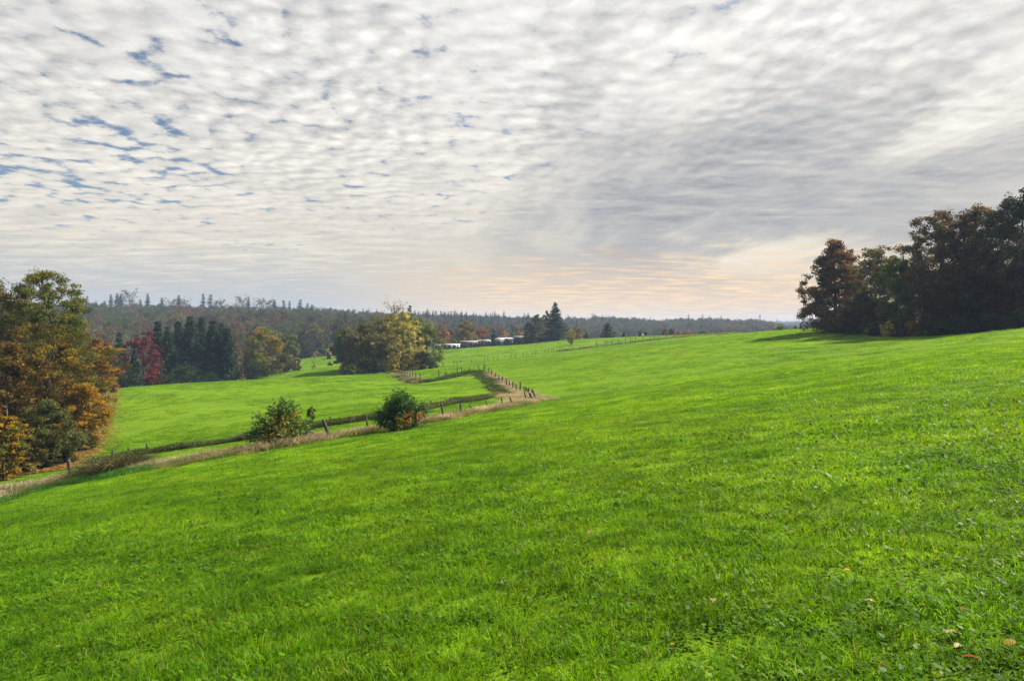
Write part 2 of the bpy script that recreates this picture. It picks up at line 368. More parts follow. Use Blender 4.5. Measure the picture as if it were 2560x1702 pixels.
# ------------------------------------------------------------------ scatter by geometry nodes (stuff only)
def scatter(name, pts, rot, scl, idx, sources, label, cat):
    coll = bpy.data.collections.new(name+'_source')
    for k_, o in enumerate(sources):
        o.name = '%s_tuft_%02d' % (name, k_); coll.objects.link(o)
    me = bpy.data.meshes.new(name); n = len(pts); me.vertices.add(n); me.vertices.foreach_set('co', np.asarray(pts, np.float32).ravel())
    a = me.attributes.new('rot', 'FLOAT_VECTOR', 'POINT'); a.data.foreach_set('vector', np.asarray(rot, np.float32).ravel())
    a = me.attributes.new('scl', 'FLOAT_VECTOR', 'POINT'); a.data.foreach_set('vector', np.asarray(scl, np.float32).ravel())
    a = me.attributes.new('idx', 'INT', 'POINT'); a.data.foreach_set('value', np.asarray(idx, np.int32))
    o = bpy.data.objects.new(name, me); COL.objects.link(o)
    ng = bpy.data.node_groups.new(name, 'GeometryNodeTree')
    ng.interface.new_socket('Geometry', in_out='INPUT', socket_type='NodeSocketGeometry'); ng.interface.new_socket('Geometry', in_out='OUTPUT', socket_type='NodeSocketGeometry')
    N = ng.nodes; L = ng.links; gi = N.new('NodeGroupInput'); go = N.new('NodeGroupOutput')
    ci = N.new('GeometryNodeCollectionInfo'); ci.inputs[0].default_value = coll; ci.inputs[1].default_value = True; ci.inputs[2].default_value = True
    ip = N.new('GeometryNodeInstanceOnPoints'); ip.inputs['Pick Instance'].default_value = True
    def attr(nm, ty):
        x = N.new('GeometryNodeInputNamedAttribute'); x.data_type = ty; x.inputs[0].default_value = nm; return x.outputs[0]
    er = N.new('FunctionNodeEulerToRotation'); L.new(attr('rot', 'FLOAT_VECTOR'), er.inputs[0])
    L.new(gi.outputs[0], ip.inputs['Points']); L.new(ci.outputs[0], ip.inputs['Instance']); L.new(attr('idx', 'INT'), ip.inputs['Instance Index'])
    L.new(er.outputs[0], ip.inputs['Rotation']); L.new(attr('scl', 'FLOAT_VECTOR'), ip.inputs['Scale']); L.new(ip.outputs[0], go.inputs[0])
    md = o.modifiers.new('scatter', 'NODES'); md.node_group = ng
    tag(o, label, cat, kind='stuff'); return o
def tilt_euler(x, y, yaw):
    """euler angles that lay a patch on the slope, turned by yaw"""
    zx, zy = normal(x, y); out = np.zeros((len(x), 3)); n = np.stack([-zx, -zy, np.ones_like(zx)], -1); n /= np.linalg.norm(n, axis=1)[:, None]
    cz, sz = np.cos(yaw), np.sin(yaw); nx = n[:, 0]*cz+n[:, 1]*sz; ny = -n[:, 0]*sz+n[:, 1]*cz      # normal in yawed frame; R = Rz Ry Rx
    out[:, 1] = np.arctan2(nx, n[:, 2]); out[:, 0] = -np.arcsin(np.clip(ny, -1, 1)); out[:, 2] = yaw; return out

def blades(rng, n, size, h, w, pal, lean=.5, segs=2, clump=0, hvar=.45, dead=.03, deadcol=(.30, .22, .09), curl=1.0, disc=False):
    """n grass blades on a square of side size"""
    if clump:
        cc = rng.uniform(-size/2, size/2, (clump, 2)); ch = rng.uniform(.5, 1.6, clump); ccol = rng.integers(0, len(pal), clump); clean = rng.normal(0, .35, (clump, 2))
        k = rng.integers(0, clump, n); p = cc[k]+rng.normal(0, size/math.sqrt(clump)*.5, (n, 2)); hh = ch[k]; pc = ccol[k]; ln0 = clean[k]
    else:
        p = rng.uniform(-size/2, size/2, (n, 2)); hh = np.ones(n); pc = rng.integers(0, len(pal), n); ln0 = np.zeros((n, 2))
    if disc: p = rng.normal(0, size/3.2, (n, 2))
    H = h*hh*(1+hvar*rng.uniform(-1, 1, n)); an = rng.uniform(0, 2*math.pi, n); ln = lean*rng.uniform(.15, 1.4, n)[:, None]*np.stack([np.cos(an), np.sin(an)], -1)+ln0*lean
    if disc: ln = ln+p/size*1.1
    ww = w*rng.uniform(.6, 1.4, n); fa = rng.uniform(0, 2*math.pi, n); side = np.stack([np.cos(fa), np.sin(fa), np.zeros(n)], -1)*ww[:, None]
    B = np.c_[p, np.full(n, -.01)]
    V = []
    for s_ in range(segs):
        q = s_/segs; c = B+np.c_[ln*(H*q**(1+curl))[:, None], H*q*(1-.25*q)]; wd = 1-.45*q
        V += [c-side*wd*.5, c+side*wd*.5]
    V.append(B+np.c_[ln*H[:, None], H*.78*np.maximum(.25, 1-.35*np.linalg.norm(ln, axis=1))])
    m_ = len(V); V = np.stack(V, 1); base = np.arange(n)[:, None]*m_
    Qd = np.concatenate([base+np.array([[2*s_, 2*s_+1, 2*s_+3, 2*s_+2]]) for s_ in range(segs-1)]) if segs > 1 else np.zeros((0, 4), int)
    Tr = base+np.array([[2*segs-2, 2*segs-1, 2*segs]])
    pal = np.array(pal); c = pal[pc]*(1+.28*rng.uniform(-1, 1, n))[:, None]; c = c*(1-.15)+.15*pal[rng.integers(0, len(pal), n)]
    dd = rng.random(n) < dead; c[dd] = np.array(deadcol)*rng.uniform(.6, 1.2, dd.sum())[:, None]
    return V.reshape(-1, 3), Qd, Tr, np.repeat(c, m_, 0)
def weeds(rng, n, size, r, pal, up=.02):
    """small rounded leaves (clover, plantain) lying just under the blade tips"""
    p = rng.uniform(-size/2, size/2, (n, 2)); an = rng.uniform(0, 6.283, n); rr_ = r*rng.uniform(.5, 1.3, n); z = up*rng.uniform(.4, 1.5, n); tl = rng.normal(0, .35, (n, 2))
    V = []
    for k in range(6):
        a = an+k*math.pi/3; e = 1.0 if k % 3 else 1.35
        ox, oy = np.cos(a)*rr_*e, np.sin(a)*rr_*e*.8; V.append(np.c_[p[:, 0]+ox, p[:, 1]+oy, z+ox*tl[:, 0]+oy*tl[:, 1]])
    V = np.stack(V, 1); base = np.arange(n)[:, None]*6
    Qd = np.concatenate([base+np.array([[0, 1, 2, 3]]), base+np.array([[0, 3, 4, 5]])]); pal = np.array(pal)
    c = pal[rng.integers(0, len(pal), n)]*(1+.3*rng.uniform(-1, 1, n))[:, None]
    return V.reshape(-1, 3), Qd, None, np.repeat(c, 6, 0)
GP = [(.14, .295, .003), (.165, .33, .004), (.095, .225, .003), (.20, .355, .005), (.065, .175, .004)]
def patch(seed, size, n, h, w, clump, wd=0, segs=2, lean=.55, pal=GP, dead=.03, mtl='grass', disc=False, deadcol=(.30, .22, .09), wr=.012, hvar=.45):
    rng = np.random.default_rng(seed); s = Soup()
    V, q, tr, c = blades(rng, n, size, h, w, pal, lean, segs, clump, hvar, dead, deadcol, 1.0, disc); s.add(V, q, tr, c)
    if wd: V, q, _, c = weeds(rng, wd, size, wr, [(.09, .19, .006), (.12, .22, .007), (.065, .15, .010)], h*.5); s.add(V, q, None, c)
    return s.build('tuft', M[mtl], link=False)
def lay(name, size, y0, y1, over, sources, label, smin=.85, smax=1.2, hw=None, seed=1):
    """tile the meadow between two distances with patches"""
    rng = np.random.default_rng(seed); st = size/over; W_ = y1*1.02
    X, Y = np.meshgrid(np.arange(-W_, W_, st), np.arange(-1 if y0 < 3 else y0*.55, y1, st)); X = X.ravel()+rng.uniform(-.4, .4, X.size)*st; Y = Y.ravel()+rng.uniform(-.4, .4, Y.size)*st
    r = np.hypot(X, Y); k = (r >= y0) & (r < y1) & (np.abs(X) < .84*Y+2.5); X, Y = X[k], Y[k]
    k = field_mask(X, Y) > .5; X, Y = X[k], Y[k]
    d, cr = seg_dist(X, Y, wood_left); k = ~((cr < 0) & (d < 1.0) & (Y > 50) & (Y < 130) & (rng.random(len(X)) < .75)); X, Y = X[k], Y[k]
    n = len(X); rot = tilt_euler(X, Y, rng.uniform(0, 6.283, n)); s_ = rng.uniform(smin, smax, n); hs = s_*(1+.35*vnoise(X, Y, .5, 2)+.15*vnoise(X, Y, 2.3, 4))
    return scatter(name, np.c_[X, Y, ground(X, Y)-.005], rot, np.c_[s_, s_, np.clip(hs, .75, 1.7)], rng.integers(0, len(sources), n), sources, label, 'grass')
lay('near_grass', .55, .8, 8.5, 1.35, [patch(10+k, .55, 820, .075, .0046, 24, 170 if k < 4 else 60, 3, .6, wr=.0145) for k in range(7)], 'lush green meadow grass with clover closest to the viewer', seed=2)
lay('mid_grass', 1.1, 8.0, 27, 1.3, [patch(30+k, 1.1, 1500, .085, .0085, 34, 190, 2, .6, wr=.022) for k in range(6)], 'bright green meadow grass on the sloping pasture', seed=3)
lay('slope_grass', 2.6, 26, 75, 1.3, [patch(50+k, 2.6, 2300, .09, .018, 60, 0, 2, .6) for k in range(6)], 'bright green grass on the middle of the slope and inner fields', seed=4)
lay('far_grass', 7.0, 73, 345, 1.25, [patch(70+k, 7.0, 3600, .10, .05, 110, 0, 1, .6) for k in range(5)], 'pale green grass of the far pastures', .9, 1.15, seed=5)
# ------------------------------------------------------------------ long dry grass along the fences, and grassy banks
def poly_pts(lst): return np.array([hit(u, v)[:2] for u, v in lst])
def along(poly, step, rng, width, bias=0.0):
    seg = np.linalg.norm(np.diff(poly, axis=0), axis=1); L = np.r_[0, np.cumsum(seg)]; n = max(2, int(L[-1]/step)); s_ = np.sort(rng.uniform(0, L[-1], n))
    x = np.interp(s_, L, poly[:, 0]); y = np.interp(s_, L, poly[:, 1]); i = np.clip(np.searchsorted(L, s_)-1, 0, len(seg)-1); d = np.diff(poly, axis=0)[i]/seg[i][:, None]
    o = rng.normal(0, width, n)+bias; return x-d[:, 1]*o, y+d[:, 0]*o, s_/L[-1], o
DRYP = [(.36, .30, .21), (.29, .24, .155), (.43, .365, .27), (.22, .21, .11), (.33, .27, .21)]
OLIV = [(.10, .13, .03), (.16, .15, .06), (.07, .12, .02), (.22, .18, .09)]
SHADE_GREEN = [(.025, .06, .010), (.035, .08, .012), (.018, .045, .009), (.06, .075, .025)]  # bank green darkened: shade of the banks' camera-facing side put into the colour
def tufts(pal, seed, h, n=240, mtl='dry', size=.9, w=.016, lean=.75, dead=.1, dc=(.30, .24, .13)): return [patch(seed+k, size, n, h, w, 0, 0, 3, lean, pal, dead, mtl, True, dc) for k in range(4)]
def strip(name, poly, step, width, src, label, smin=.7, smax=1.3, seed=1, bias=0.0, hfun=None, cat='grass', flat=1.0):
    rng = np.random.default_rng(seed); x, y, t_, o = along(poly, step*.8, rng, width*1.1, bias); k = vnoise(x, y, 1.3, seed)+.5*vnoise(x, y, 3.7, seed+1) > (-.45 if name != 'bank_grass' else -9); x, y, t_, o = x[k], y[k], t_[k], o[k]; n = len(x)
    s_ = rng.uniform(smin, smax, n)*np.clip(1+.3*vnoise(x, y, .45, seed)+.35*vnoise(x, y, 1.6, seed+2), .4, 1.7); rot = tilt_euler(x, y, rng.uniform(0, 6.283, n))
    hs = s_*(hfun(t_) if hfun else 1.0)*flat
    return scatter(name, np.c_[x, y, ground(x, y)-.03], rot, np.c_[s_, s_, hs], rng.integers(0, len(src), n), src, label, cat)
S1 = poly_pts([(-160,1290),(0,1240),(120,1212),(230,1192),(300,1180),(420,1165),(560,1142),(700,1118),(850,1092),(950,1078),(1060,1058),(1180,1036),(1270,1020),(1335,1000)])
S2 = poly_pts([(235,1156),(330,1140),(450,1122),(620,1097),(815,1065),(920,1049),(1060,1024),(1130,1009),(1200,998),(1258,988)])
S3 = poly_pts([(985,933),(1008,943),(1030,955),(1052,957),(1120,945),(1165,934),(1205,930)])
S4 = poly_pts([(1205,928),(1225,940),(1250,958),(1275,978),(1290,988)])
S4b = poly_pts([(1215,930),(1240,946),(1262,963),(1290,980),(1325,990),(1343,998)])
strip('dry_grass', S1, .2, .5, tufts(DRYP, 100, .48), 'pale dry long grass along the nearest fence line', .5, 1.45, 11, .35)
strip('dry_grass', S1[:7], .3, .6, tufts(OLIV, 120, .4), 'mixed olive and brown long grass in the low corner by the yellow trees', .7, 1.3, 12, -.3)
strip('green_verge_grass', S1[:6], .2, .45, tufts([(.035, .16, .01), (.05, .19, .012)], 130, .4, mtl='grass'), 'deep green lush verge grass below the dry strip', .7, 1.2, 13, -1.2)
strip('dry_grass', S1[6:], .28, .6, tufts(OLIV, 140, .5), 'short olive grass at the foot of the dry strip', .6, 1.1, 14, -.35)
strip('verge_grass', S1, .3, .6, tufts([(.06,.13,.015),(.09,.15,.02),(.05,.10,.015),(.16,.17,.06)], 145, .5), 'green and olive tufts growing through the dry fence strip', .5, 1.2, 24, .2)
strip('bank_grass', S2, .09, .2, tufts(SHADE_GREEN, 150, .55), 'dark matted grass with painted shade on the long low bank across the inner field', .7, 1.15, 15)
strip('bank_grass', S2[5:], .3, .22, tufts(OLIV, 155, .5), 'olive tussocks on top of the low bank near the fence corner', .7, 1.2, 16, .25)
strip('bank_grass', S3, .12, .40, tufts(SHADE_GREEN, 160, .55), 'dark green grass bank with painted shade at the far end of the fenced field', .8, 1.3, 17)
strip('bank_grass', S4, .10, .5, tufts(SHADE_GREEN, 165, .38), 'dark matted grass with painted shade on the slope inside the fence corner', .7, 1.2, 18, -1.0)
strip('dry_grass', S4b, .2, .35, tufts(DRYP, 170, .42), 'pale dry grass under the close-set posts at the fence corner', .7, 1.2, 19)
strip('dry_grass', poly_pts([(1262,992),(1290,992),(1320,996),(1345,1002)]), .06, .9, tufts(DRYP, 175, .40), 'mass of pale dry grass filling the fence corner', .8, 1.3, 20)
strip('dry_grass', S3[:4], .16, .6, tufts(DRYP, 180, .5), 'pale dry grass at the far bend of the fence below the yellow tree', .8, 1.3, 21, .5)
CR = plan([(1395,229),(1450,233),(1500,238),(1560,243),(1620,247),(1690,250),(1760,252),(1815,250)])
strip('dry_grass', CR, .22, .25, tufts(OLIV, 185, .55), 'rough olive grass along the fence on the skyline', .8, 1.4, 22)
# ------------------------------------------------------------------ fallen leaves under the left wood
rng = np.random.default_rng(5)
s = Soup(); n = 6000; t_ = rng.random(n); seg = rng.integers(3, len(wood_left)-1, n); pA, pB = wood_left[seg], wood_left[seg+1]; d = (pB-pA)/np.linalg.norm(pB-pA, axis=1)[:, None]
o = -np.abs(rng.normal(0, .95, n))+rng.normal(0, .8, n); X = pA[:, 0]+t_*(pB-pA)[:, 0]-d[:, 1]*o; Y = pA[:, 1]+t_*(pB-pA)[:, 1]+d[:, 0]*o; Z = ground(X, Y)+.05+rng.uniform(0, .06, n)
an = rng.uniform(0, 6.283, n); L = rng.uniform(.08, .17, n); tl = rng.normal(0, .5, n)
V = np.stack([np.stack([X+np.cos(an+k*1.571)*L*(1 if k % 2 == 0 else .6), Y+np.sin(an+k*1.571)*L*(1 if k % 2 == 0 else .6), Z+(tl*L if k == 0 else 0*L)], -1) for k in range(4)], 1)
lp = np.array([(.24, .12, .03), (.18, .085, .025), (.27, .16, .045), (.13, .07, .03)])
s.add(V.reshape(-1, 3), np.arange(n*4).reshape(-1, 4), None, np.repeat(lp[rng.integers(0, 4, n)]*rng.uniform(.6, 1.2, n)[:, None], 4, 0))
tag(s.build('leaf_litter', M['leaf']), 'orange brown fallen leaves along the edge of the left wood', 'leaves', kind='stuff')

# ------------------------------------------------------------------ trees
def spline(a, b, sag, n, rng, wob=.04):
    t_ = np.linspace(0, 1, n)[:, None]; p = a+(b-a)*t_; L = np.linalg.norm(b-a); p = p+np.array([0, 0, 1])*(sag*L*np.sin(t_*math.pi)); p[1:-1] += rng.normal(0, wob*L, (n-2, 3)); return p
def leafcards(rng, C, L, asp=.6, up=.35, droop=0.0, outward=None):
    """one folded-diamond leaf card per centre in C"""
    n = len(C); L = np.broadcast_to(L, (n,)); nrm = rng.normal(0, 1, (n, 3)); nrm[:, 2] += up
    if outward is not None: nrm += outward
    nrm /= np.linalg.norm(nrm, axis=1)[:, None]; a = np.cross(nrm, rng.normal(0, 1, (n, 3))); a[:, 2] -= droop; a /= np.linalg.norm(a, axis=1)[:, None]; b_ = np.cross(nrm, a)
    l = L[:, None]*.5; w = l*asp
    V = np.stack([C-a*l, C+b_*w-nrm*l*.15, C+a*l, C-b_*w-nrm*l*.15], 1); return V.reshape(-1, 3), np.arange(n*4).reshape(-1, 4)
SHAPES = {'full': [(0,.72),(.15,.95),(.4,1),(.65,.97),(.82,.78),(.93,.5),(1,.2)], 'oval': [(0,.25),(.15,.68),(.4,1),(.65,.95),(.85,.62),(1,.12)], 'skirt': [(0,.85),(.15,1),(.4,.97),(.65,.78),(.85,.48),(1,.1)], 'dome': [(0,.72),(.2,.95),(.45,1),(.7,.82),(.88,.5),(1,.08)],
 'column': [(0,.5),(.2,.9),(.5,1),(.75,.7),(1,.06)], 'spread': [(0,.3),(.2,.7),(.5,1),(.75,1),(.9,.75),(1,.3)], 'cone': [(0,.9),(.2,1),(.5,.68),(.8,.28),(1,.02)], 'top': [(0,.2),(.3,.6),(.6,1),(.85,.85),(1,.3)]}
def broadleaf(seed, H, R, base=.15, leaf=.3, N=8000, pal=None, shape='oval', ncl=90, cr=.24, flat=.62, limbs=14, sparse=0.0, trunk_r=None, patchy=1.0, up=.35, droop=0.0, twigs=True, ragged=.22, accent=None):
    """returns Soup of wood, Soup of leaves; tree foot at the origin"""
    rng = np.random.default_rng(seed); tr = trunk_r or H*.018; wood = Soup(); lf = Soup(); pal = np.array(pal)
    zb = base*H; Hc = H-zb; pr = np.array(SHAPES[shape])
    t_ = rng.random(ncl*3)**.9; rad = np.interp(t_, pr[:, 0], pr[:, 1]); keep = rng.random(len(t_)) < (.25+.75*rad); t_, rad = t_[keep][:ncl], rad[keep][:ncl]; n = len(t_)
    an = rng.uniform(0, 6.283, n); rf = np.sqrt(rng.uniform(.2, 1, n)); wob = 1+ragged*np.sin(an*3+seed+t_*5)+ragged*.8*np.sin(an*5-t_*9+seed*2)
    rc = np.maximum(R*1.14*rad*rf*wob-cr*R*.45, 0); C = np.c_[np.cos(an)*rc, np.sin(an)*rc, zb+t_*Hc*.97+rng.normal(0, .02, n)*H]
    C[:, 2] = np.clip(C[:, 2], zb*.8+.02*H, H*.975)
    top = C[C[:, 2].argmax()]; bend = rng.normal(0, .03*H, 2)
    tp = np.array([[0, 0, -.4], [bend[0]*.2, bend[1]*.2, H*.2], [bend[0]*.7, bend[1]*.7, H*.45], [bend[0], bend[1], H*.68], [top[0]*.6, top[1]*.6, H*.9]])
    tt = np.linspace(0, 1, 9); tpf = np.stack([np.interp(tt, np.linspace(0, 1, 5), tp[:, k]) for k in range(3)], -1)
    wood.tube(tpf, tr*np.array([1.5, 1.05, .95, .85, .7, .55, .4, .28, .12]), 7)
    def trunk_at(z): return np.array([np.interp(z, tpf[:, 2], tpf[:, k]) for k in range(3)])
    ordr = rng.permutation(n); lp_ = []
    for q, i_ in enumerate(ordr[:limbs]):
        c = C[i_]; d_ = np.hypot(c[0], c[1]); z0 = np.clip(c[2]-d_*rng.uniform(.5, .95)-.05*H, max(.08*H, zb*.6), .8*H); a = trunk_at(z0)
        p = spline(a, c, .06, 7, rng, .03); r0 = tr*np.interp(z0/H, [0, .3, .8], [.5, .42, .18]); wood.tube(p, np.linspace(r0, r0*.18, 7), 5); lp_.append(p)
    if twigs and lp_:
        LP = np.concatenate([p[2:] for p in lp_])
        for i_ in ordr[limbs:]:
            c = C[i_]; a = LP[np.linalg.norm(LP-c-np.array([0, 0, -.05*H]), axis=1).argmin()]; wood.tube(spline(a, c, .05, 4, rng, .04), np.linspace(tr*.13, tr*.04, 4), 4)
    sz = cr*R*rng.uniform(.65, 1.3, n); wgt = sz**2; wgt /= wgt.sum(); k = rng.choice(n, N, p=wgt)
    off = rng.normal(0, 1, (N, 3)); off /= np.linalg.norm(off, axis=1)[:, None]; off *= (rng.random(N)**.45)[:, None]; off[:, 2] *= flat
    sub = rng.normal(0, .22, (n, 5, 3)); off = off*.8+sub[k, rng.integers(0, 5, N)]*1.3
    Pl = C[k]+off*sz[k][:, None]; Pl[:, 2] = np.maximum(Pl[:, 2], .05)
    V, q = leafcards(rng, Pl, leaf*rng.uniform(.6, 1.35, N), .62, up, droop, off*.6)
    f_ = .5+.5*np.sin(C[:, 0]*2.2/R+seed)*np.cos(C[:, 1]*2.0/R+seed*1.3)*np.sin(C[:, 2]*5/H+seed*.7); f_ = f_*.6*patchy+rng.random(n)*(1-.6*patchy)
    ci = np.clip((f_*len(pal)).astype(int), 0, len(pal)-1); cc = pal[ci][k]; sw = rng.random(N) < .22; cc[sw] = pal[rng.integers(0, len(pal), sw.sum())]
    if accent:                                                   # leaves of another colour in one region of the crown
        (ax, ay, az, ar), ac = accent; m_ = np.linalg.norm(Pl/np.array([R, R, H])-np.array([ax, ay, az]), axis=1) < ar*rng.uniform(.6, 1.15, N); cc[m_] = np.array(ac)
    cc = cc*(1+.3*rng.uniform(-1, 1, N))[:, None]*(1+.18*rng.uniform(-1, 1, n))[k][:, None]
    lf.add(V, q, None, np.repeat(np.clip(cc, 0, 1), 4, 0)); return wood, lf
def conifer(seed, H, R, levels=24, per=8, cards=9, leaf=.5, pal=None, base=.04, droop=.28, ragged=.25, power=.85, spread=None):
    rng = np.random.default_rng(seed); wood = Soup(); lf = Soup(); pal = np.array(pal); tr = H*.013
    wood.tube([[0, 0, -.4], [0, 0, H*.3], [H*.005, 0, H*.65], [0, 0, H*.985]], [tr*1.3, tr, tr*.55, tr*.08], 6)
    Cs = []; Dr = []
    for l in range(levels):
        t_ = base+(1-base)*(l+rng.uniform(0, .8))/levels
        Lb = R*((1-t_)**power if spread is None else np.interp(t_, *zip(*spread)))+.015*H
        for b_ in range(per if t_ < .8 else max(4, per-2)):
            a = rng.uniform(0, 6.283); ll = Lb*(1+ragged*rng.uniform(-1, .6)); d_ = np.array([math.cos(a), math.sin(a)])
            s_ = np.linspace(.12, 1, cards); z = H*t_+ll*(.18*s_-droop*s_**2); c = np.c_[d_[0]*ll*s_, d_[1]*ll*s_, z]
            if l % 2 == 0 and b_ % 2 == 0: wood.tube(c[[0, cards//2, -1]], [tr*.22, tr*.14, tr*.04], 3, False)
            sd = np.array([-d_[1], d_[0], 0]); wv = (.32*ll*(1-s_*.75)+leaf*.2)
            for sgn in (-1, 0, 1):
                Cs.append(c+sd*(sgn*wv*rng.uniform(.5, 1.1, cards))[:, None]+np.c_[np.zeros((cards, 2)), -np.abs(sgn)*wv*.25]); Dr.append(np.tile(np.r_[d_*.8+sd[:2]*sgn*.7, -.35], (cards, 1)))
    C = np.concatenate(Cs); D_ = np.concatenate(Dr); n = len(C); C += rng.normal(0, leaf*.18, (n, 3)); C[:, 2] = np.maximum(C[:, 2], .1)
    D_ = D_+rng.normal(0, .28, (n, 3)); D_ /= np.linalg.norm(D_, axis=1)[:, None]; sdv = np.cross(D_, [0, 0, 1]); sdv += rng.normal(0, .3, (n, 3)); sdv /= np.linalg.norm(sdv, axis=1)[:, None]
    l = leaf*rng.uniform(.7, 1.3, n)[:, None]; sc_ = np.interp(C[:, 2]/H, [0, .7, 1], [1, .9, .45])[:, None]; l = l*sc_
    V = np.stack([C-D_*l*.5, C+sdv*l*.26, C+D_*l*.6-np.array([0, 0, .15])*l, C-sdv*l*.26], 1).reshape(-1, 3)
    cc = pal[rng.integers(0, len(pal), n)]*(1+.3*rng.uniform(-1, 1, n))[:, None]; lf.add(V, np.arange(n*4).reshape(-1, 4), None, np.repeat(cc, 4, 0)); return wood, lf
def bare(seed, H, R, pal, nleaf=300, leaf=.3, trunk_r=None, up=1.0, n1=16):
    """leafless tree: trunk, limbs, branches, twigs, a few leaves left"""
    rng = np.random.default_rng(seed); wood = Soup(); lf = Soup(); tr = trunk_r or H*.013; tips = []
    wood.tube([[0, 0, -.4], [.01*H, 0, H*.4], [0, .01*H, H*.75], [0, 0, H*.97]], [tr*1.3, tr, tr*.55, tr*.12], 6)
    for b_ in range(n1):
        z0 = H*rng.uniform(.25, .88); a = rng.uniform(0, 6.283); L = R*np.interp(z0/H, [.25, .55, .9], [1.0, 1.05, .5])*rng.uniform(.7, 1.15); d_ = np.array([math.cos(a), math.sin(a), up*rng.uniform(.6, 1.3)])
        e = np.array([0, 0, z0])+d_*L*.85; p = spline(np.array([0, 0, z0]), e, -.05, 6, rng, .03); wood.tube(p, np.linspace(tr*.38, tr*.1, 6), 4)
        for k in range(6):
            q0 = p[rng.integers(1, 6)]; d2 = d_*.6+rng.normal(0, .55, 3)+np.array([0, 0, .35]); e2 = q0+d2*L*rng.uniform(.25, .5); p2 = spline(q0, e2, 0, 4, rng, .05); wood.tube(p2, np.linspace(tr*.13, tr*.05, 4), 3, False)
            for k2 in range(4):
                q1 = p2[rng.integers(1, 4)]; e3 = q1+(d2*.5+rng.normal(0, .5, 3))*L*.22; wood.tube([q1, (q1+e3)/2+rng.normal(0, .02*L, 3), e3], [tr*.06, tr*.045, tr*.02], 3, False); tips.append(e3)
    tips = np.array(tips); pal = np.array(pal); c = tips[rng.integers(0, len(tips), nleaf)]+rng.normal(0, R*.05, (nleaf, 3)); V, q = leafcards(rng, c, leaf*rng.uniform(.6, 1.2, nleaf))
    lf.add(V, q, None, np.repeat(pal[rng.integers(0, len(pal), nleaf)]*rng.uniform(.7, 1.2, nleaf)[:, None], 4, 0)); return wood, lf
def plant(name, label, cat, wl, loc, group=None, bm='bark', lm='leaf', rz=0.0, tn='trunk', cn='crown'):
    e = empty(name, loc, rz); tag(e, label, cat, group); wl[0].build(tn, M[bm], e, True); wl[1].build(cn, M[lm], e); return e
def copy_tree(e, loc, rz, sc, label=None):
    c = e.copy(); COL.objects.link(c); c.location = loc; c.rotation_euler = (0, 0, rz); c.scale = sc if isinstance(sc, tuple) else (sc, sc, sc)
    if label: c['label'] = label
    for ch in e.children:
        d_ = ch.copy(); COL.objects.link(d_); d_.parent = c
    return c
OLIVE = [(.055, .075, .014), (.075, .085, .014), (.10, .09, .015), (.045, .062, .014)]
GOLD = [(.18, .13, .011), (.09, .09, .012), (.25, .17, .011), (.06, .066, .012), (.08, .055, .012), (.13, .115, .012)]
RUST = [(.14, .055, .014), (.19, .075, .015), (.10, .05, .014), (.08, .06, .016)]
DARK = [(.022, .034, .010), (.03, .042, .012), (.035, .04, .012), (.045, .04, .012)]
DBRN = [(.05, .03, .012), (.07, .04, .015), (.04, .034, .012), (.035, .03, .014)]
GREEN = [(.05, .085, .014), (.07, .105, .018), (.04, .07, .014)]
GYG = [(.05, .075, .022), (.075, .10, .03), (.10, .11, .035)]
BEECH = [(.06, .085, .013), (.10, .115, .015), (.16, .14, .015), (.08, .10, .014), (.22, .14, .015), (.07, .09, .014)]
SPR = [(.014, .032, .014), (.018, .040, .016), (.011, .026, .012), (.024, .044, .016)]
YEL = [(.36, .31, .06), (.30, .26, .05), (.42, .37, .09), (.22, .21, .04)]
def T(name, label, u, vtop, Y, rpx, pal, seed, shape='oval', base=.12, leaf=None, N=None, cat='tree', fn=broadleaf, group=None, bm='bark', lm='leaf', zoff=0.0, **kw):
    x, y, z = at(u, Y); z += zoff; H = EYE-(vtop-HZ)/F*Y-z; R = rpx/F*Y
    lf = leaf or max(.16, Y*.0027)
    if fn is broadleaf:
        if N is None: lf *= .72; N = int(min(36000, 1.5*2*math.pi*R*H/(.31*lf*lf)))
        wl = broadleaf(seed, H, R, base, lf, N, pal, shape, **kw)
    elif fn is conifer: wl = conifer(seed, H, R, pal=pal, leaf=lf, base=base, **kw); lm = 'needle'
    else: wl = bare(seed, H, R, pal, leaf=lf, **kw)
    return plant(name, label, cat, wl, (x, y, z), group, bm, lm)
# the wood at the left edge
T('oak_tree', 'tall olive green oak with open top at the left wood', 112, 678, 72, 92, [(.065,.09,.014),(.085,.105,.015),(.12,.11,.014),(.05,.07,.013),(.08,.10,.016)], 1, 'full', .36, .18, 48000, ncl=230, cr=.17, limbs=26, ragged=.16)
T('beech_tree', 'broad golden brown beech hanging to the ground beside the leaf litter', 120, 800, 64, 122, GOLD+[(.12,.09,.015)], 2, 'full', .02, .155, 66000, ncl=320, cr=.15, limbs=18, flat=.45)
T('beech_tree', 'russet beech at the outer edge of the left wood', 215, 835, 82, 64, [(.20,.09,.016),(.25,.15,.015),(.15,.07,.016),(.28,.16,.014)], 3, 'full', .03, .22, 22000, ncl=130, cr=.2, flat=.45)
T('maple_tree', 'small bright yellow tree low at the edge of the left wood', 205, 960, 62, 52, [(.34,.20,.012),(.27,.155,.012),(.20,.14,.014)], 4, 'full', .03, .15, 18000, ncl=110, flat=.45)
T('shrub', 'grey green shrub in front of the golden beech', 125, 1000, 50, 62, [(.06,.075,.02),(.085,.10,.028),(.07,.07,.018),(.13,.10,.02)], 5, 'full', .01, .13, 24000, 'shrub', ncl=80, cr=.24, trunk_r=.06)
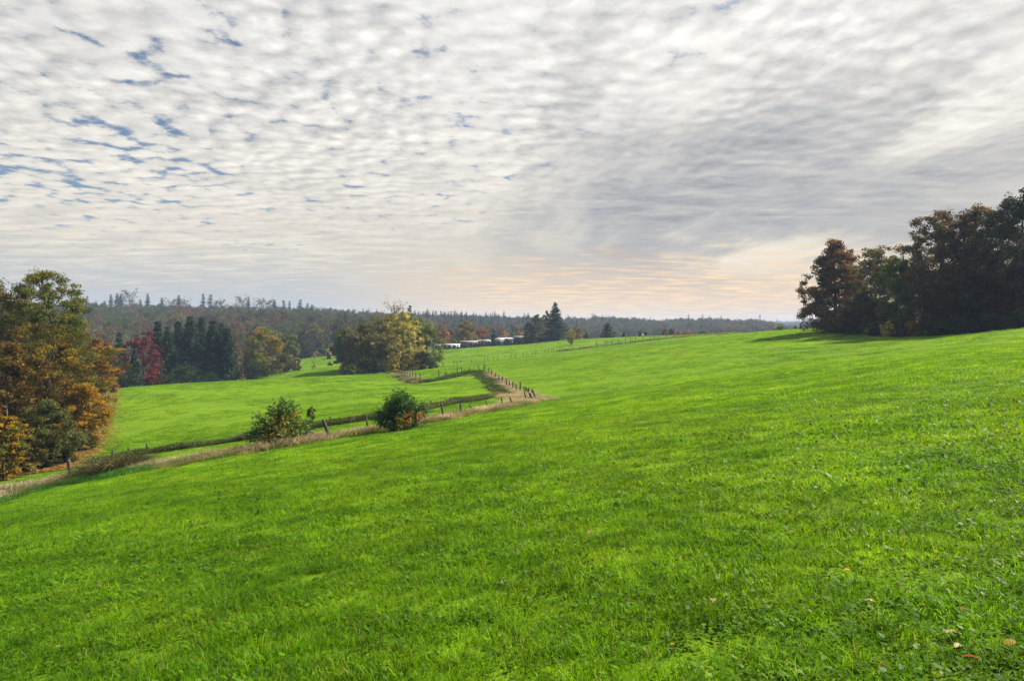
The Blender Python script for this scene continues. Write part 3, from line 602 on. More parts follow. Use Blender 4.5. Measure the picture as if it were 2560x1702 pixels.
T('shrub', 'yellow and green shrub at the bottom left corner of the wood', 8, 1040, 45, 58, [(.22,.17,.015),(.28,.17,.012),(.10,.11,.018),(.32,.18,.012)], 6, 'full', .01, .13, 22000, 'shrub', ncl=80, cr=.22, flat=.42, trunk_r=.06)
T('oak_tree', 'dark olive oak cut by the left picture edge', -10, 705, 80, 120, [(.05,.055,.012),(.075,.065,.012),(.12,.08,.012)], 7, 'full', .06, .24, 32000, ncl=200, cr=.19)
T('beech_tree', 'orange brown beech behind the yellow shrub at the left picture edge', 15, 850, 56, 92, [(.15,.08,.012),(.10,.06,.012),(.055,.042,.012),(.20,.12,.012)], 8, 'full', .03, .19, 24000, ncl=140, cr=.19, flat=.45)
T('spruce_tree', 'dark spruce tip above the oak at the left picture edge', -12, 688, 95, 40, SPR, 9, base=.05, fn=conifer, leaf=.5)
T('beech_tree', 'dark brown beech deep in the left wood', -120, 740, 66, 130, DBRN, 10, 'skirt', .04, .26, 16000, ncl=90)
T('shrub', 'small pale green bush at the corner of the inner field', 285, 953, 128, 17, [(.16,.20,.04),(.12,.16,.03)], 11, 'dome', .03, .3, 900, 'shrub', ncl=24)
T('shrub', 'dark low bramble under the grey green shrub', 150, 1125, 50.5, 34, DARK+[(.09,.05,.02)], 12, 'dome', .01, .13, 4000, 'shrub', ncl=40, cr=.3, flat=.4, trunk_r=.03)
for k,(u,vt,Y,rp,pal) in enumerate([(55,1085,47,48,[(.05,.05,.014),(.10,.08,.014),(.035,.04,.012)]),(190,1075,57,36,[(.09,.075,.014),(.05,.05,.014),(.14,.09,.014)]),(235,1000,76,30,[(.15,.09,.016),(.20,.13,.015),(.09,.06,.014)]),(100,1110,49,40,DARK)]):
    T('shrub', ['dark olive thicket between the two shrubs of the left wood','brown olive thicket at the foot of the yellow tree','russet low thicket at the far end of the leaf litter','dark thicket under the grey green shrub'][k], u, vt, Y, rp, pal, 230+k, 'full', .01, .14, 9000, 'shrub', ncl=70, cr=.26, flat=.5, trunk_r=.04)
# valley behind the inner field
for k,(u,vt,Y,rp) in enumerate([(395,801,192,25),(420,818,186,22),(446,803,200,28),(476,790,196,33),(503,795,204,27),(534,800,190,34),(553,808,198,26),(568,820,190,24)]):
    T('spruce_tree', ['westernmost dark spruce of the row, right beside the red tree','small dark spruce, second in the row behind the inner field','slim dark spruce with gaps, third in the row','tallest dark spruce in the middle of the row','dark spruce just past the tallest one of the row','broad dark green spruce with hanging boughs','narrow dark spruce close behind the broad one','last short spruce of the row, next to the brown larch'][k], u, vt, Y, rp*1.22, SPR, 20+k, base=.01, fn=conifer, leaf=1.0, levels=32, per=12, cards=8, power=.72, group='dark spruces behind the inner field')
for k,(u,vt,Y,rp) in enumerate([(298,826,182,17),(252,862,176,16),(337,872,168,17)]):
    T('spruce_tree', ['thin dark spruce among the bare trees','short dark spruce beside the golden beech','dark young spruce in front of the red tree'][k], u, vt, Y, rp*1.3, SPR, 40+k, base=.02, fn=conifer, leaf=.85, levels=24, per=9, cards=7, ragged=.4)
T('beech_tree', 'deep red copper beech left of the dark spruces', 358, 825, 178, 40, [(.13,.022,.02),(.17,.03,.025),(.09,.02,.018)], 45, 'full', .12, .42, 11000, ncl=110, cr=.2, flat=.5, patchy=.3)
T('beech_tree', 'low orange brown sapling beside the spruces', 402, 893, 172, 14, RUST, 46, 'dome', .1, .4, 900, ncl=24)
T('larch_tree', 'thin brown larch between the spruces and the golden beech', 590, 822, 194, 24, [(.10,.055,.03),(.08,.05,.03),(.13,.07,.03)], 47, base=.1, fn=conifer, leaf=.6, levels=18, per=5, cards=5, ragged=.4)
T('beech_tree', 'large green and gold beech beyond the crest of the inner field', 655, 817, 206, 52, BEECH, 48, 'skirt', .04, .5, 14000, ncl=110, flat=.42)
T('willow_tree', 'pale green round willow behind the green and gold beech', 722, 830, 222, 30, [(.13,.15,.045),(.10,.13,.04),(.16,.16,.04)], 49, 'dome', .06, .55, 6000, ncl=60)
T('maple_tree', 'small olive tree with thin trunk on the valley field', 711, 884, 204, 23, [(.12,.11,.02),(.09,.09,.02)], 50, 'dome', .2, .4, 2600, ncl=45)
T('shrub', 'brown leafless thicket beside the small olive tree', 738, 889, 214, 16, [(.08,.05,.03),(.06,.045,.03)], 51, 'dome', .05, .4, 1200, 'shrub', ncl=30)
T('shrub', 'small orange bush at the foot of the last spruce', 608, 937, 160, 11, [(.26,.17,.04),(.20,.13,.03)], 52, 'dome', .03, .35, 500, 'shrub', ncl=16)
T('shrub', 'dark green undergrowth below the bare trees', 300, 905, 165, 44, DARK, 53, 'dome', .02, .45, 4000, 'shrub', ncl=50, cr=.3)
T('shrub', 'dark undergrowth at the foot of the dark spruces', 470, 915, 178, 70, SPR, 54, 'dome', .02, .45, 5000, 'shrub', ncl=60, cr=.25)
T('shrub', 'dark undergrowth below the green and gold beech', 640, 905, 196, 42, DARK, 55, 'dome', .02, .45, 3500, 'shrub', ncl=50, cr=.3)
for k,(u,vt,Y,rp) in enumerate([(210,812,262,24),(250,802,285,28),(285,815,255,24),(322,806,275,26),(232,822,240,20),(430,777,300,26),(462,775,310,24),(350,800,300,24),(505,790,330,24),(395,785,320,24)]):
    T('poplar_tree', ['grey bare poplar nearest the golden beech','tall grey bare poplar on the valley floor','bare poplar leaning over the dark undergrowth','pale bare poplar behind the red beech','low bare poplar close behind the left wood','yellowish poplar with thin crown above the first spruces','yellowish bare poplar above the tallest spruces','grey thin poplar above the red beech','grey bare poplar behind the broad spruce','pale bare poplar above the first spruce'][k], u, vt, Y, rp, [(.14,.12,.05),(.18,.15,.05),(.10,.09,.05)], 60+k, fn=bare, bm='pale_bark', nleaf=900 if k in (5, 6, 9) else 350, leaf=.55, n1=20, group='bare poplars in the valley')
# trees by the valley field
T('willow_tree', 'pale yellow green willow above the valley field', 787, 808, 345, 30, [(.15,.15,.05),(.12,.13,.05),(.17,.15,.045)], 75, 'dome', .1, .85, 3500, ncl=50)
T('willow_tree', 'blue green willow beside the pale willow', 812, 838, 335, 22, [(.06,.085,.04),(.075,.095,.045)], 76, 'dome', .1, .8, 2200, ncl=40)
T('maple_tree', 'dark tree behind the small hut', 765, 855, 338, 24, DARK, 77, 'skirt', .05, .8, 2200, ncl=40)
T('maple_tree', 'dark hedge tree over the white railing', 820, 862, 345, 26, DARK, 78, 'skirt', .03, .8, 2200, ncl=40)
T('maple_tree', 'small yellow tree left of the hut', 790, 876, 325, 9, YEL, 79, 'oval', .1, .6, 400, ncl=18)
T('maple_tree', 'thin yellow sapling above the hut', 822, 868, 328, 10, YEL, 80, 'oval', .1, .6, 400, ncl=18)
T('maple_tree', 'tiny lone tree on the valley field', 784, 904, 262, 5.5, [(.15,.11,.03),(.11,.09,.03)], 81, 'oval', .2, .4, 260, ncl=14)
# the clump in the centre
T('maple_tree', 'green tree at the near end of the central clump', 862, 824, 196, 33, GREEN+[(.12,.11,.02)], 85, 'full', .03, .5, 8000, ncl=110)
T('maple_tree', 'brown green tree in the left half of the central clump', 905, 812, 192, 46, [(.12,.11,.018),(.16,.13,.02),(.095,.10,.018),(.20,.13,.02)], 86, 'full', .03, .5, 11000, ncl=130)
T('oak_tree', 'large dark oak in the middle of the central clump', 965, 788, 194, 62, [(.095,.10,.018),(.13,.115,.02),(.075,.085,.016),(.17,.14,.022)], 87, 'full', .03, .5, 16000, ncl=170)
T('oak_tree', 'broad dark green oak with a low right edge in the central clump', 1046, 800, 190, 52, [(.08,.11,.018),(.10,.13,.02),(.14,.15,.025)], 88, 'full', .03, .5, 15000, ncl=110)
T('aspen_tree', 'light yellow aspen with thin leaves before the dark oaks', 1008, 776, 178, 50, YEL, 89, 'oval', .05, .38, 9000, ncl=230, cr=.12, limbs=22, patchy=.2, bm='pale_bark', ragged=.3)
T('poplar_tree', 'bare branches of a poplar rising above the central clump', 985, 752, 205, 34, [(.20,.18,.05)], 90, fn=bare, bm='pale_bark', nleaf=500, leaf=.45, n1=26)
T('pine_tree', 'dark pine top behind the yellow aspen', 1024, 762, 210, 17, SPR, 91, base=.4, fn=conifer, leaf=.8, levels=16, per=7, cards=5)
T('maple_tree', 'small orange tinted tree inside the central clump', 936, 850, 186, 17, [(.18,.09,.02),(.12,.075,.02),(.15,.10,.02)], 92, 'dome', .1, .42, 2200, ncl=40)
T('shrub', 'small golden bush at the bend of the far fence', 986, 893, 152, 16, [(.26,.20,.03),(.20,.16,.03),(.30,.23,.04)], 93, 'dome', .05, .32, 1800, 'shrub', ncl=40)
T('shrub', 'olive yellow shrub to the right of the golden bush', 1022, 884, 160, 19, [(.16,.12,.025),(.12,.10,.02),(.09,.08,.02)], 94, 'dome', .04, .34, 2200, 'shrub', ncl=40)
T('shrub', 'dark shrub at the foot of the central clump', 935, 893, 172, 42, DARK, 95, 'dome', .02, .4, 5000, 'shrub', ncl=60, cr=.3)
T('shrub', 'low grey green shrub at the left foot of the central clump', 876, 912, 182, 24, GYG, 96, 'dome', .02, .4, 2200, 'shrub', ncl=40, flat=.5)
T('shrub', 'dark shrub under the right side of the central clump', 1062, 880, 178, 30, DARK, 97, 'dome', .02, .4, 3000, 'shrub', ncl=50, cr=.3)
# trees round the caravan site
DOME = [(.15, .135, .02), (.12, .115, .018), (.20, .15, .02), (.28, .19, .02)]
for a in [('lime_tree','rounded brown green lime behind the pink tree',1101,809,345,23,DOME,'dome'),('cherry_tree','pink red cherry tree beside the pale chalet',1111,826,318,17,[(.28,.06,.07),(.22,.05,.055),(.32,.09,.09)],'dome'),
 ('lime_tree','large egg shaped lime tree behind the brown chalet',1166,796,330,28,DOME,'dome'),('maple_tree','orange maple behind the caravans',1207,818,345,14,[(.38,.14,.02),(.30,.12,.02),(.24,.14,.025)],'top'),
 ('maple_tree','yellow orange bush like tree left of the slim birch',1261,829,342,15,[(.30,.19,.02),(.36,.18,.02),(.14,.13,.02)],'dome'),('birch_tree','slim yellow birch between the caravans and the willow',1294,815,345,9.5,[(.20,.15,.03),(.24,.18,.04)],'column'),
 ('maple_tree','low yellow tree right of the slim birch',1306,832,348,9,YEL,'dome'),('willow_tree','tall drooping willow left of the big fir',1345,785,318,22,[(.075,.07,.025),(.095,.085,.03),(.12,.10,.03)],'dome'),
 ('willow_tree','lower drooping willow left of the tall willow',1321,803,316,14,[(.085,.08,.025),(.11,.095,.03)],'dome'),('oak_tree','green oak showing behind the big fir',1367,776,330,15,GREEN,'dome'),
 ('beech_tree','red brown beech edge behind the big fir',1415,808,340,10,RUST,'dome'),('lime_tree','domed brown green tree past the big fir',1442,814,345,18,DOME,'dome'),
 ('maple_tree','young yellow green tree standing alone in the far pasture',1427,823,276,11.5,[(.17,.19,.03),(.22,.21,.03)],'oval'),('shrub','yellow green garden bush by the brown chalet',1136,847,312,10,[(.16,.16,.03),(.12,.13,.03)],'dome'),
 ('shrub','small dark bush beyond the domed tree',1466,831,325,6,DARK,'dome'),('maple_tree','small bare looking brown tree behind the orange maple',1195,820,352,8,[(.16,.10,.07)],'oval'),('maple_tree','brown tree between pink cherry and large lime',1128,822,350,11,[(.15,.08,.05),(.11,.07,.045)],'dome'),
 ('maple_tree','pale brown garden tree on the far side of the pasture',1663,820,345,9,[(.14,.12,.05)],'dome'),('maple_tree','dark green garden tree next to the pale brown one',1678,822,345,7,DARK,'dome'),('shrub','orange garden shrub on the skyline',1697,826,340,8,[(.26,.13,.04),(.2,.11,.04)],'dome'),
 ('shrub','flame orange garden shrub beside the green one on the skyline',1719,825,342,9,[(.28,.14,.04)],'dome'),('shrub','grey green bush on the skyline fence',1757,824,340,11,GYG,'dome'),('maple_tree','round green tree standing alone on the skyline',1951,812,240,9,[(.08,.12,.02),(.11,.14,.025)],'oval'),
 ('shrub','pale bush beside the first tree of the right wood',2030,816,220,13,[(.17,.16,.05),(.12,.12,.04)],'dome')]:
    T(a[0], a[1], a[2], a[3], a[4], a[5], a[6], 110+int(a[2]) % 97, a[7], .06 if a[0] != 'maple_tree' else .14, None, None, 'shrub' if a[0] == 'shrub' else 'tree', ncl=130 if a[0] == 'lime_tree' else 70, cr=.2 if a[0] == 'lime_tree' else .24, ragged=.04 if a[0] == 'lime_tree' else .2, patchy=.6, droop=.8 if a[0] == 'willow_tree' else 0)
T('fir_tree', 'big dark fir with pointed top by the caravan site', 1388, 757, 312, 30, SPR, 140, base=.02, fn=conifer, leaf=1.0, levels=26, per=10, cards=7, spread=[(0,.85),(.15,1),(.4,.82),(.6,.5),(.8,.33),(.92,.18),(1,.02)], droop=.12)
T('cedar_tree', 'dark spreading cedar standing alone past the pasture', 1520, 806, 322, 27, SPR, 141, base=.03, fn=conifer, leaf=.95, levels=12, per=8, cards=6, droop=.02, ragged=.4)
T('cypress_tree', 'dark green cypress behind the caravans', 1234, 820, 335, 13, SPR, 142, base=.02, fn=conifer, leaf=.8, levels=16, per=8, cards=5, power=.6)
T('cypress_tree', 'small dark cypress next to the orange maple', 1217, 834, 333, 8, SPR, 143, base=.02, fn=conifer, leaf=.7, levels=12, per=7, cards=4, power=.6)
for k,(u,vt,Y,rp) in enumerate([(1120,849,320,3),(1125,848,320,3),(1560,829,330,6),(1600,826,332,7),(1614,828,334,6),(1989,814,250,5),(2001,815,255,5)]):
    T('cypress_tree', ['narrow dark cypress by the pink cherry, first of two','narrow dark cypress by the pink cherry, second of two','small dark garden conifer beyond the cedar','dark garden conifer by the white shed','smaller dark conifer right of the white shed','small dark conifer beside the right wood, first of two','small dark conifer beside the right wood, second of two'][k], u, vt, Y, rp, SPR, 150+k, base=.02, fn=conifer, leaf=.6, levels=10, per=6, cards=4, power=.6)
# the wood on the right
T('beech_tree', 'dark green and rust beech, first tree of the right wood', 2092, 600, 134, 80, [(.042,.055,.014),(.055,.06,.014),(.12,.06,.016),(.15,.075,.016),(.04,.05,.014),(.045,.055,.014)], 160, 'skirt', .02, .34, 48000, ncl=330, cr=.17, flat=.5, limbs=20, ragged=.12, accent=((0,0,.72,.42), (.12,.055,.016)))
T('oak_tree', 'airy thin crowned oak with visible trunk in the right wood', 2190, 612, 124, 52, [(.075,.08,.02),(.095,.075,.024),(.07,.085,.02)], 161, 'full', .3, .28, 11000, ncl=150, cr=.17, limbs=22, sparse=.5)
T('hornbeam_tree', 'olive brown hornbeam bush below the airy oak', 2155, 735, 122, 48, [(.05,.042,.014),(.07,.055,.016),(.04,.042,.014)], 162, 'full', .02, .3, 16000, ncl=150, ragged=.14)
T('maple_tree', 'mid green tree between the airy oak and the tall oaks', 2240, 645, 118, 54, [(.085,.13,.024),(.11,.155,.03),(.09,.115,.025)], 163, 'full', .02, .3, 26000, ncl=220, cr=.17, ragged=.14)
T('oak_tree', 'tall brown tinged oak of the right wood with open top', 2350, 526, 114, 92, [(.06,.06,.016),(.085,.065,.018),(.11,.07,.02),(.05,.055,.015)], 164, 'full', .03, .31, 46000, ncl=330, cr=.15, limbs=22, ragged=.14)
T('oak_tree', 'tall oak with rusty top next to the rightmost tree', 2445, 513, 112, 88, [(.06,.055,.015),(.09,.06,.018),(.14,.07,.022),(.05,.05,.015)], 165, 'full', .03, .31, 42000, ncl=310, cr=.15, limbs=22, ragged=.14)
T('oak_tree', 'highest dark oak at the right picture edge', 2562, 470, 104, 100, DARK, 166, 'full', .02, .3, 42000, ncl=310, cr=.15, limbs=18, ragged=.14)
T('oak_tree', 'dark oak beyond the right picture edge', 2700, 470, 100, 90, DARK, 167, 'skirt', .03, .36, 14000, ncl=110)
T('beech_tree', 'dark brown beech low in the right wood', 2375, 690, 106, 60, DBRN, 168, 'full', .02, .29, 24000, ncl=220, flat=.45)
T('beech_tree', 'dark reddish beech at the right edge under the highest oak', 2545, 660, 98, 50, [(.06,.018,.012),(.045,.02,.012),(.03,.02,.012)], 169, 'full', .02, .28, 12000, ncl=110)
T('beech_tree', 'near black beech between the tall oaks', 2465, 680, 103, 55, [(.025,.022,.011),(.035,.025,.012)], 170, 'full', .02, .29, 20000, ncl=190)
T('poplar_tree', 'bare twiggy poplar top behind the mid green tree', 2260, 618, 132, 26, [(.08,.06,.03)], 171, fn=bare, nleaf=200, leaf=.3, n1=22)
for k,(u,vt,Y,rp,pal) in enumerate([(2222,803,112,17,YEL),(2280,800,109,18,[(.20,.14,.02),(.12,.09,.02)]),(2190,808,116,20,DARK),(2250,812,110,22,[(.07,.05,.03),(.05,.045,.02)]),(2330,790,105,30,DBRN),(2400,790,101,36,DARK),(2480,785,97,36,DARK),(2556,770,92,38,DARK),(2110,800,128,44,DARK)]):
    T('shrub', ['yellow bush under the mid green tree','ochre bush at the edge of the right wood','dark low bush under the airy oak','brown bramble between the two yellow bushes','brown thicket below the tall oak','dark thicket below the rusty topped oak','dark thicket near the right picture edge','dark thicket at the very right picture edge','dark thicket under the first beech of the right wood'][k], u, vt, Y, rp, pal, 180+k, 'dome', .02, .27, 2600, 'shrub', ncl=40, cr=.3, group='shrubs below the right wood')
for k,(u,Y) in enumerate([(2180,150),(2300,145),(2430,140),(2560,135),(2680,125)]):
    T('oak_tree', 'dark oak deep inside the right wood', u, 640-k*10, Y, 80, DARK, 195+k, 'full', .03, .45, 9000, ncl=120, group='oaks deep inside the right wood')

# ------------------------------------------------------------------ the two bushes and the sapling by the fence
def bush(name, label, u, v, vtop, rpx, pal, seed, N, accent=None, leaf=.15):
    x, y, z = hit(u, v); H = EYE-(vtop-HZ)/F*y-z; R = rpx/F*y; rng = np.random.default_rng(seed); wood = Soup(); C = []; Dn = []
    for k in range(64):
        a = rng.uniform(0, 6.283); sp_ = rng.uniform(0, 1)**.7; e = np.array([math.cos(a)*R*sp_, math.sin(a)*R*sp_, H*(1-.6*sp_**2.0)*(rng.uniform(.62, .92) if k % 5 else rng.uniform(.95, 1.12))])
        if k < 10: e[2] = H*rng.uniform(.12, .4); e[:2] *= 1.05/max(sp_, .3)*.85
        p = spline(np.array([math.cos(a)*.12*R, math.sin(a)*.12*R, -.1]), e, .1, 8, rng, .025); wood.tube(p, np.linspace(.022, .006, 8), 4)
        n = N//64; t_ = rng.uniform(.3, 1.02, n); q = np.stack([np.interp(t_, np.linspace(0, 1, 8), p[:, j]) for j in range(3)], -1)+rng.normal(0, .07*R, (n, 3)); C.append(q); Dn.append(np.tile((p[-1]-p[-3]), (n, 1)))
    C = np.concatenate(C); C[:, 2] = np.maximum(C[:, 2], .08); n = len(C); out = C-np.array([0, 0, H*.4]); out /= np.linalg.norm(out, axis=1)[:, None]
    ax = out*.8+rng.normal(0, .5, (n, 3)); ax[:, 2] -= .25; ax /= np.linalg.norm(ax, axis=1)[:, None]; sd = np.cross(ax, rng.normal(0, 1, (n, 3))+out); sd /= np.linalg.norm(sd, axis=1)[:, None]; nr = np.cross(sd, ax)
    l = leaf*rng.uniform(.6, 1.25, n)[:, None]; V = np.stack([C, C+ax*l*.5+sd*l*.23+nr*l*.06, C+ax*l-nr*l*.08, C+ax*l*.5-sd*l*.23+nr*l*.06], 1).reshape(-1, 3)
    pal = np.array(pal); c = pal[rng.integers(0, len(pal), n)]*rng.uniform(.65, 1.3, n)[:, None]
    for (ax_, az_, ar, ac, pr_) in (accent or []):
        m_ = (np.hypot(C[:, 0]/R-ax_, C[:, 2]/H-az_) < ar) & (rng.random(n) < pr_) & (C[:, 1] < R*.5); c[m_] = np.array(ac)*rng.uniform(.7, 1.2, m_.sum())[:, None]
    lf = Soup(); lf.add(V, np.arange(n*4).reshape(-1, 4), None, np.repeat(c, 4, 0)); return plant(name, label, 'bush', (wood, lf), (x, y, z), None, 'bark', 'gloss_leaf', tn='stems', cn='foliage')
bush('laurel_bush', 'loose glossy green bush with yellow inner leaves by the leaning post', 704, 1114, 1003, 78, [(.055,.12,.022),(.075,.15,.03),(.04,.09,.02),(.10,.17,.035)], 210, 7800, [(0,.35,.42,(.26,.18,.015),.3),(.35,.4,.3,(.24,.21,.02),.25),(.45,.72,.1,(.42,.26,.02),.5)], .2)
bush('laurel_bush', 'dense dark green bush with orange leaves low on its right', 1003, 1074, 978, 68, [(.03,.075,.016),(.042,.10,.02),(.055,.12,.024),(.025,.06,.015)], 211, 11000, [(.30,.36,.16,(.48,.16,.015),.45),(.68,.36,.13,(.48,.16,.015),.45),(.1,.3,.25,(.20,.10,.02),.25)])
T('sapling', 'small round sapling behind the loose green bush', 779, 1016, 57, 12, [(.05,.07,.015),(.08,.09,.02)], 212, 'oval', .38, .12, 1300, 'sapling', ncl=30, cr=.3)
# ------------------------------------------------------------------ fence posts
def post_mesh(seed, H, r, k=7):
    rng = np.random.default_rng(seed); s_ = Soup(); z = np.array([-.35, .0, .3, .6, .9, 1.0])*H; z[0] = -.35
    p = np.c_[rng.normal(0, r*.12, 6), rng.normal(0, r*.12, 6), z]; s_.tube(p, r*np.array([1.0, 1.0, .96, .95, .93, .85])*rng.uniform(.93, 1.07, 6), k); return s_
post_lib = [post_mesh(300+k, 1.0, .085).build('post', M['post'], link=False).data for k in range(5)]
def post(u, vb, vt, label, group, lean=(0, 0), thick=1.0, Y=None, hmin=.4, wire=False):
    x, y, z = at(u, Y) if Y else hit(u, vb); H = max(hmin, (vb-vt)/F*y)*1.22
    o = bpy.data.objects.new('fence_post', post_lib[int(u*7) % 5]); COL.objects.link(o); o.location = (x, y, z); o.scale = (thick, thick, H); o.rotation_euler = (lean[1], lean[0], (u*1.7) % 6.28)
    o.rotation_euler = (0, 0, 0); o.rotation_mode = 'YXZ'; o.rotation_euler = (lean[1], lean[0], 0)
    tag(o, label, 'fence post', group); return o
G1 = 'posts of the nearest fence'
post(175, 1197, 1157, 'pale grey upright post at the low left end of the nearest fence', G1, (-.06, 0), 1.3)
post(272, 1178, 1150, 'stubby pale topped post sunk in a dark grass hump', G1, (-.1, 0), 1.6)
post(826, 1096, 1054, 'thick leaning post right of the loose green bush', G1, (-.36, .05), 1.35)
post(923, 1078, 1041, 'thin leaning post left of the dense dark bush', G1, (-.22, 0), .85)
post(1111, 1050, 1015, 'leaning post just right of the dense dark bush', G1, (-.2, 0), 1.0)
post(1153, 1040, 1013, 'upright dark post, second right of the dense dark bush', G1, (-.06, 0), 1.0)
post(1189, 1030, 1009, 'post fallen far over in the dry grass', G1, (-.75, 0), .8)
post(1222, 1023, 1003, 'thin slanting post in the dry grass before the corner', G1, (-.35, 0), .8)
post(1257, 1020, 997, 'slim nearly upright post before the fence corner', G1, (-.13, 0), .9)
post(1283, 1017, 995, 'leaning post with dark foot close to the fence corner', G1, (-.33, 0), 1.0)
post(1294, 1005, 996, 'short broken stump in the dry grass at the corner', G1, (-.6, 0), 1.3)
for (ub, vb, ut, vt, th, lab) in [(1316,1004,1312,983,1.0,'slanting post at the front of the corner'),(1332,1003,1325,984,1.7,'stout dark leaning post at the fence corner'),(1340,1000,1333,978,1.3,'outermost leaning post at the fence corner'),(1331,988,1329.5,976,1.0,None),(1322.5,986,1321,972,1.5,None),(1319,985,1316,971,1.0,None),(1313,982,1313,969,1.2,None),(1308.5,979,1308.5,967.5,.6,None),(1300.5,978,1300.7,957.5,1.3,'tallest post of the close row climbing from the corner'),(1291,977,1290.5,962,1.2,None),(1282,974,1282.5,957,1.1,None),(1274,968,1273.5,953.5,1.0,None),(1267,966,1265.5,949.5,1.2,None),(1256,959,1256,944,1.3,None),(1248,954,1247.5,940,1.1,None),(1238.6,946,1238.6,934,1.1,None),(1229.5,939,1229.4,926,1.1,None),(1221.4,933,1221.4,920,1.0,None)]:
    post(ub, vb, vt, lab or 'grey post in the close row climbing from the fence corner', 'close row of posts climbing from the corner', ((ut-ub)/(vb-vt)*1.0, 0), th)
brace = post(1206, 929, 913, 'dark slanting brace post of the far fence corner', 'far corner posts', (.55, 0), 1.0)
post(1200, 929, 915, 'dark post leaning left at the far fence corner', 'far corner posts', (-.3, 0), 1.1); post(1210, 928, 912, 'upright end post at the far fence corner', 'far corner posts', (0, 0), 1.2)
for (u, vb, vt) in [(1173.5,931,920.5),(1155,935,920),(1143.8,937,920.5),(1117,944,932),(1113.5,944,931),(1097.6,947,928),(1049.9,956,937),(1040,951,932),(1032.5,947,928),(1026,944,926),(1020,940,924.5),(1014,938,924),(1005,934,921),(998,932,920)]:
    post(u, vb, vt, 'grey post on the dark grass bank at the far field end' if u > 1060 else 'grey post in the dry grass bend below the golden bush', 'posts along the far grass bank', (random.Random(u).uniform(-.05, .05), 0), 1.1)
for (u, vb, vt, ln, lab) in [(247,1148,1140,-1.1,'fallen post lying at the low end of the long bank'),(281.7,1146,1127,.0,'first upright post on the long low bank'),(321,1139,1122,0,'second upright post on the long low bank'),(370.5,1132,1113,-.15,'third post on the long low bank'),(478,1116,1105,.3,'short slanted post half way along the long low bank'),(832,1058,1042,-.4,'slanted post on the long bank between the two bushes'),(876,1052,1046,-1.2,'post lying flat on the long bank between the two bushes'),(1081,1017,1003,-.3,'slanted post on the long bank right of the dense bush'),(1127,1008,996,0,'small upright post on the long bank'),(1172,1001,990,-.7,'tilted post near the upper end of the long bank')]:
    post(u, vb, vt, lab, 'posts on the long low bank', (ln, 0), .9)
cu, cY = [1040,1070,1200,1320,1400,1500,1600,1740,1815], [175,188,208,224,231,240,247,254,252]
rg = random.Random(4)
for xz in (330,385,495,620,657,698,825,980,1012,1080,1130,1280,1330,1420,1460,1527,1565,1570,1670,1710,1750,1770,1845,1865,1960,1985,2000,2070,2120,2265):
    u = 1000+xz/4.612; post(u, 0, 0, 'small distant post of the fence along the crest below the caravans', 'posts of the fence along the crest', (rg.uniform(-.08, .08), 0), 1.1, float(np.interp(u, cu, cY)), rg.uniform(.95, 1.35))
for xz in (325,405,420,465,525,585,630,675,740,805,845,875,950,1025,1055,1100,1155,1210,1250,1345,1440,1500,1540,1630,1725,1810):
    u = 1400+xz/3.574; post(u, 0, 0, 'small distant post of the skyline fence toward the right wood', 'posts of the skyline fence', (rg.uniform(-.06, .06), 0), 1.5, float(np.interp(u, cu, cY)), rg.uniform(1.3, 1.7))
for k, u in enumerate((1933,1938,1944,1962,1968,1975,1982)):
    post(u, 0, 0, 'tiny fence post near the lone round tree on the skyline', 'posts near the lone round tree', (0, 0), 1.6, 236, 1.2)
# dark hump of dead grass round the stubby post
for (u, v, sc_) in [(262,1186,1.0),(285,1186,.9),(310,1182,.8)]: pass
hx = poly_pts([(262,1184),(285,1182),(305,1181)])
strip('dark_grass_hump', hx, .03, .2, tufts([(.03,.045,.012),(.05,.06,.018),(.04,.035,.018)], 190, .75, lean=1.0), 'dark mound of dead grass round the stubby post', .8, 1.4, 23)

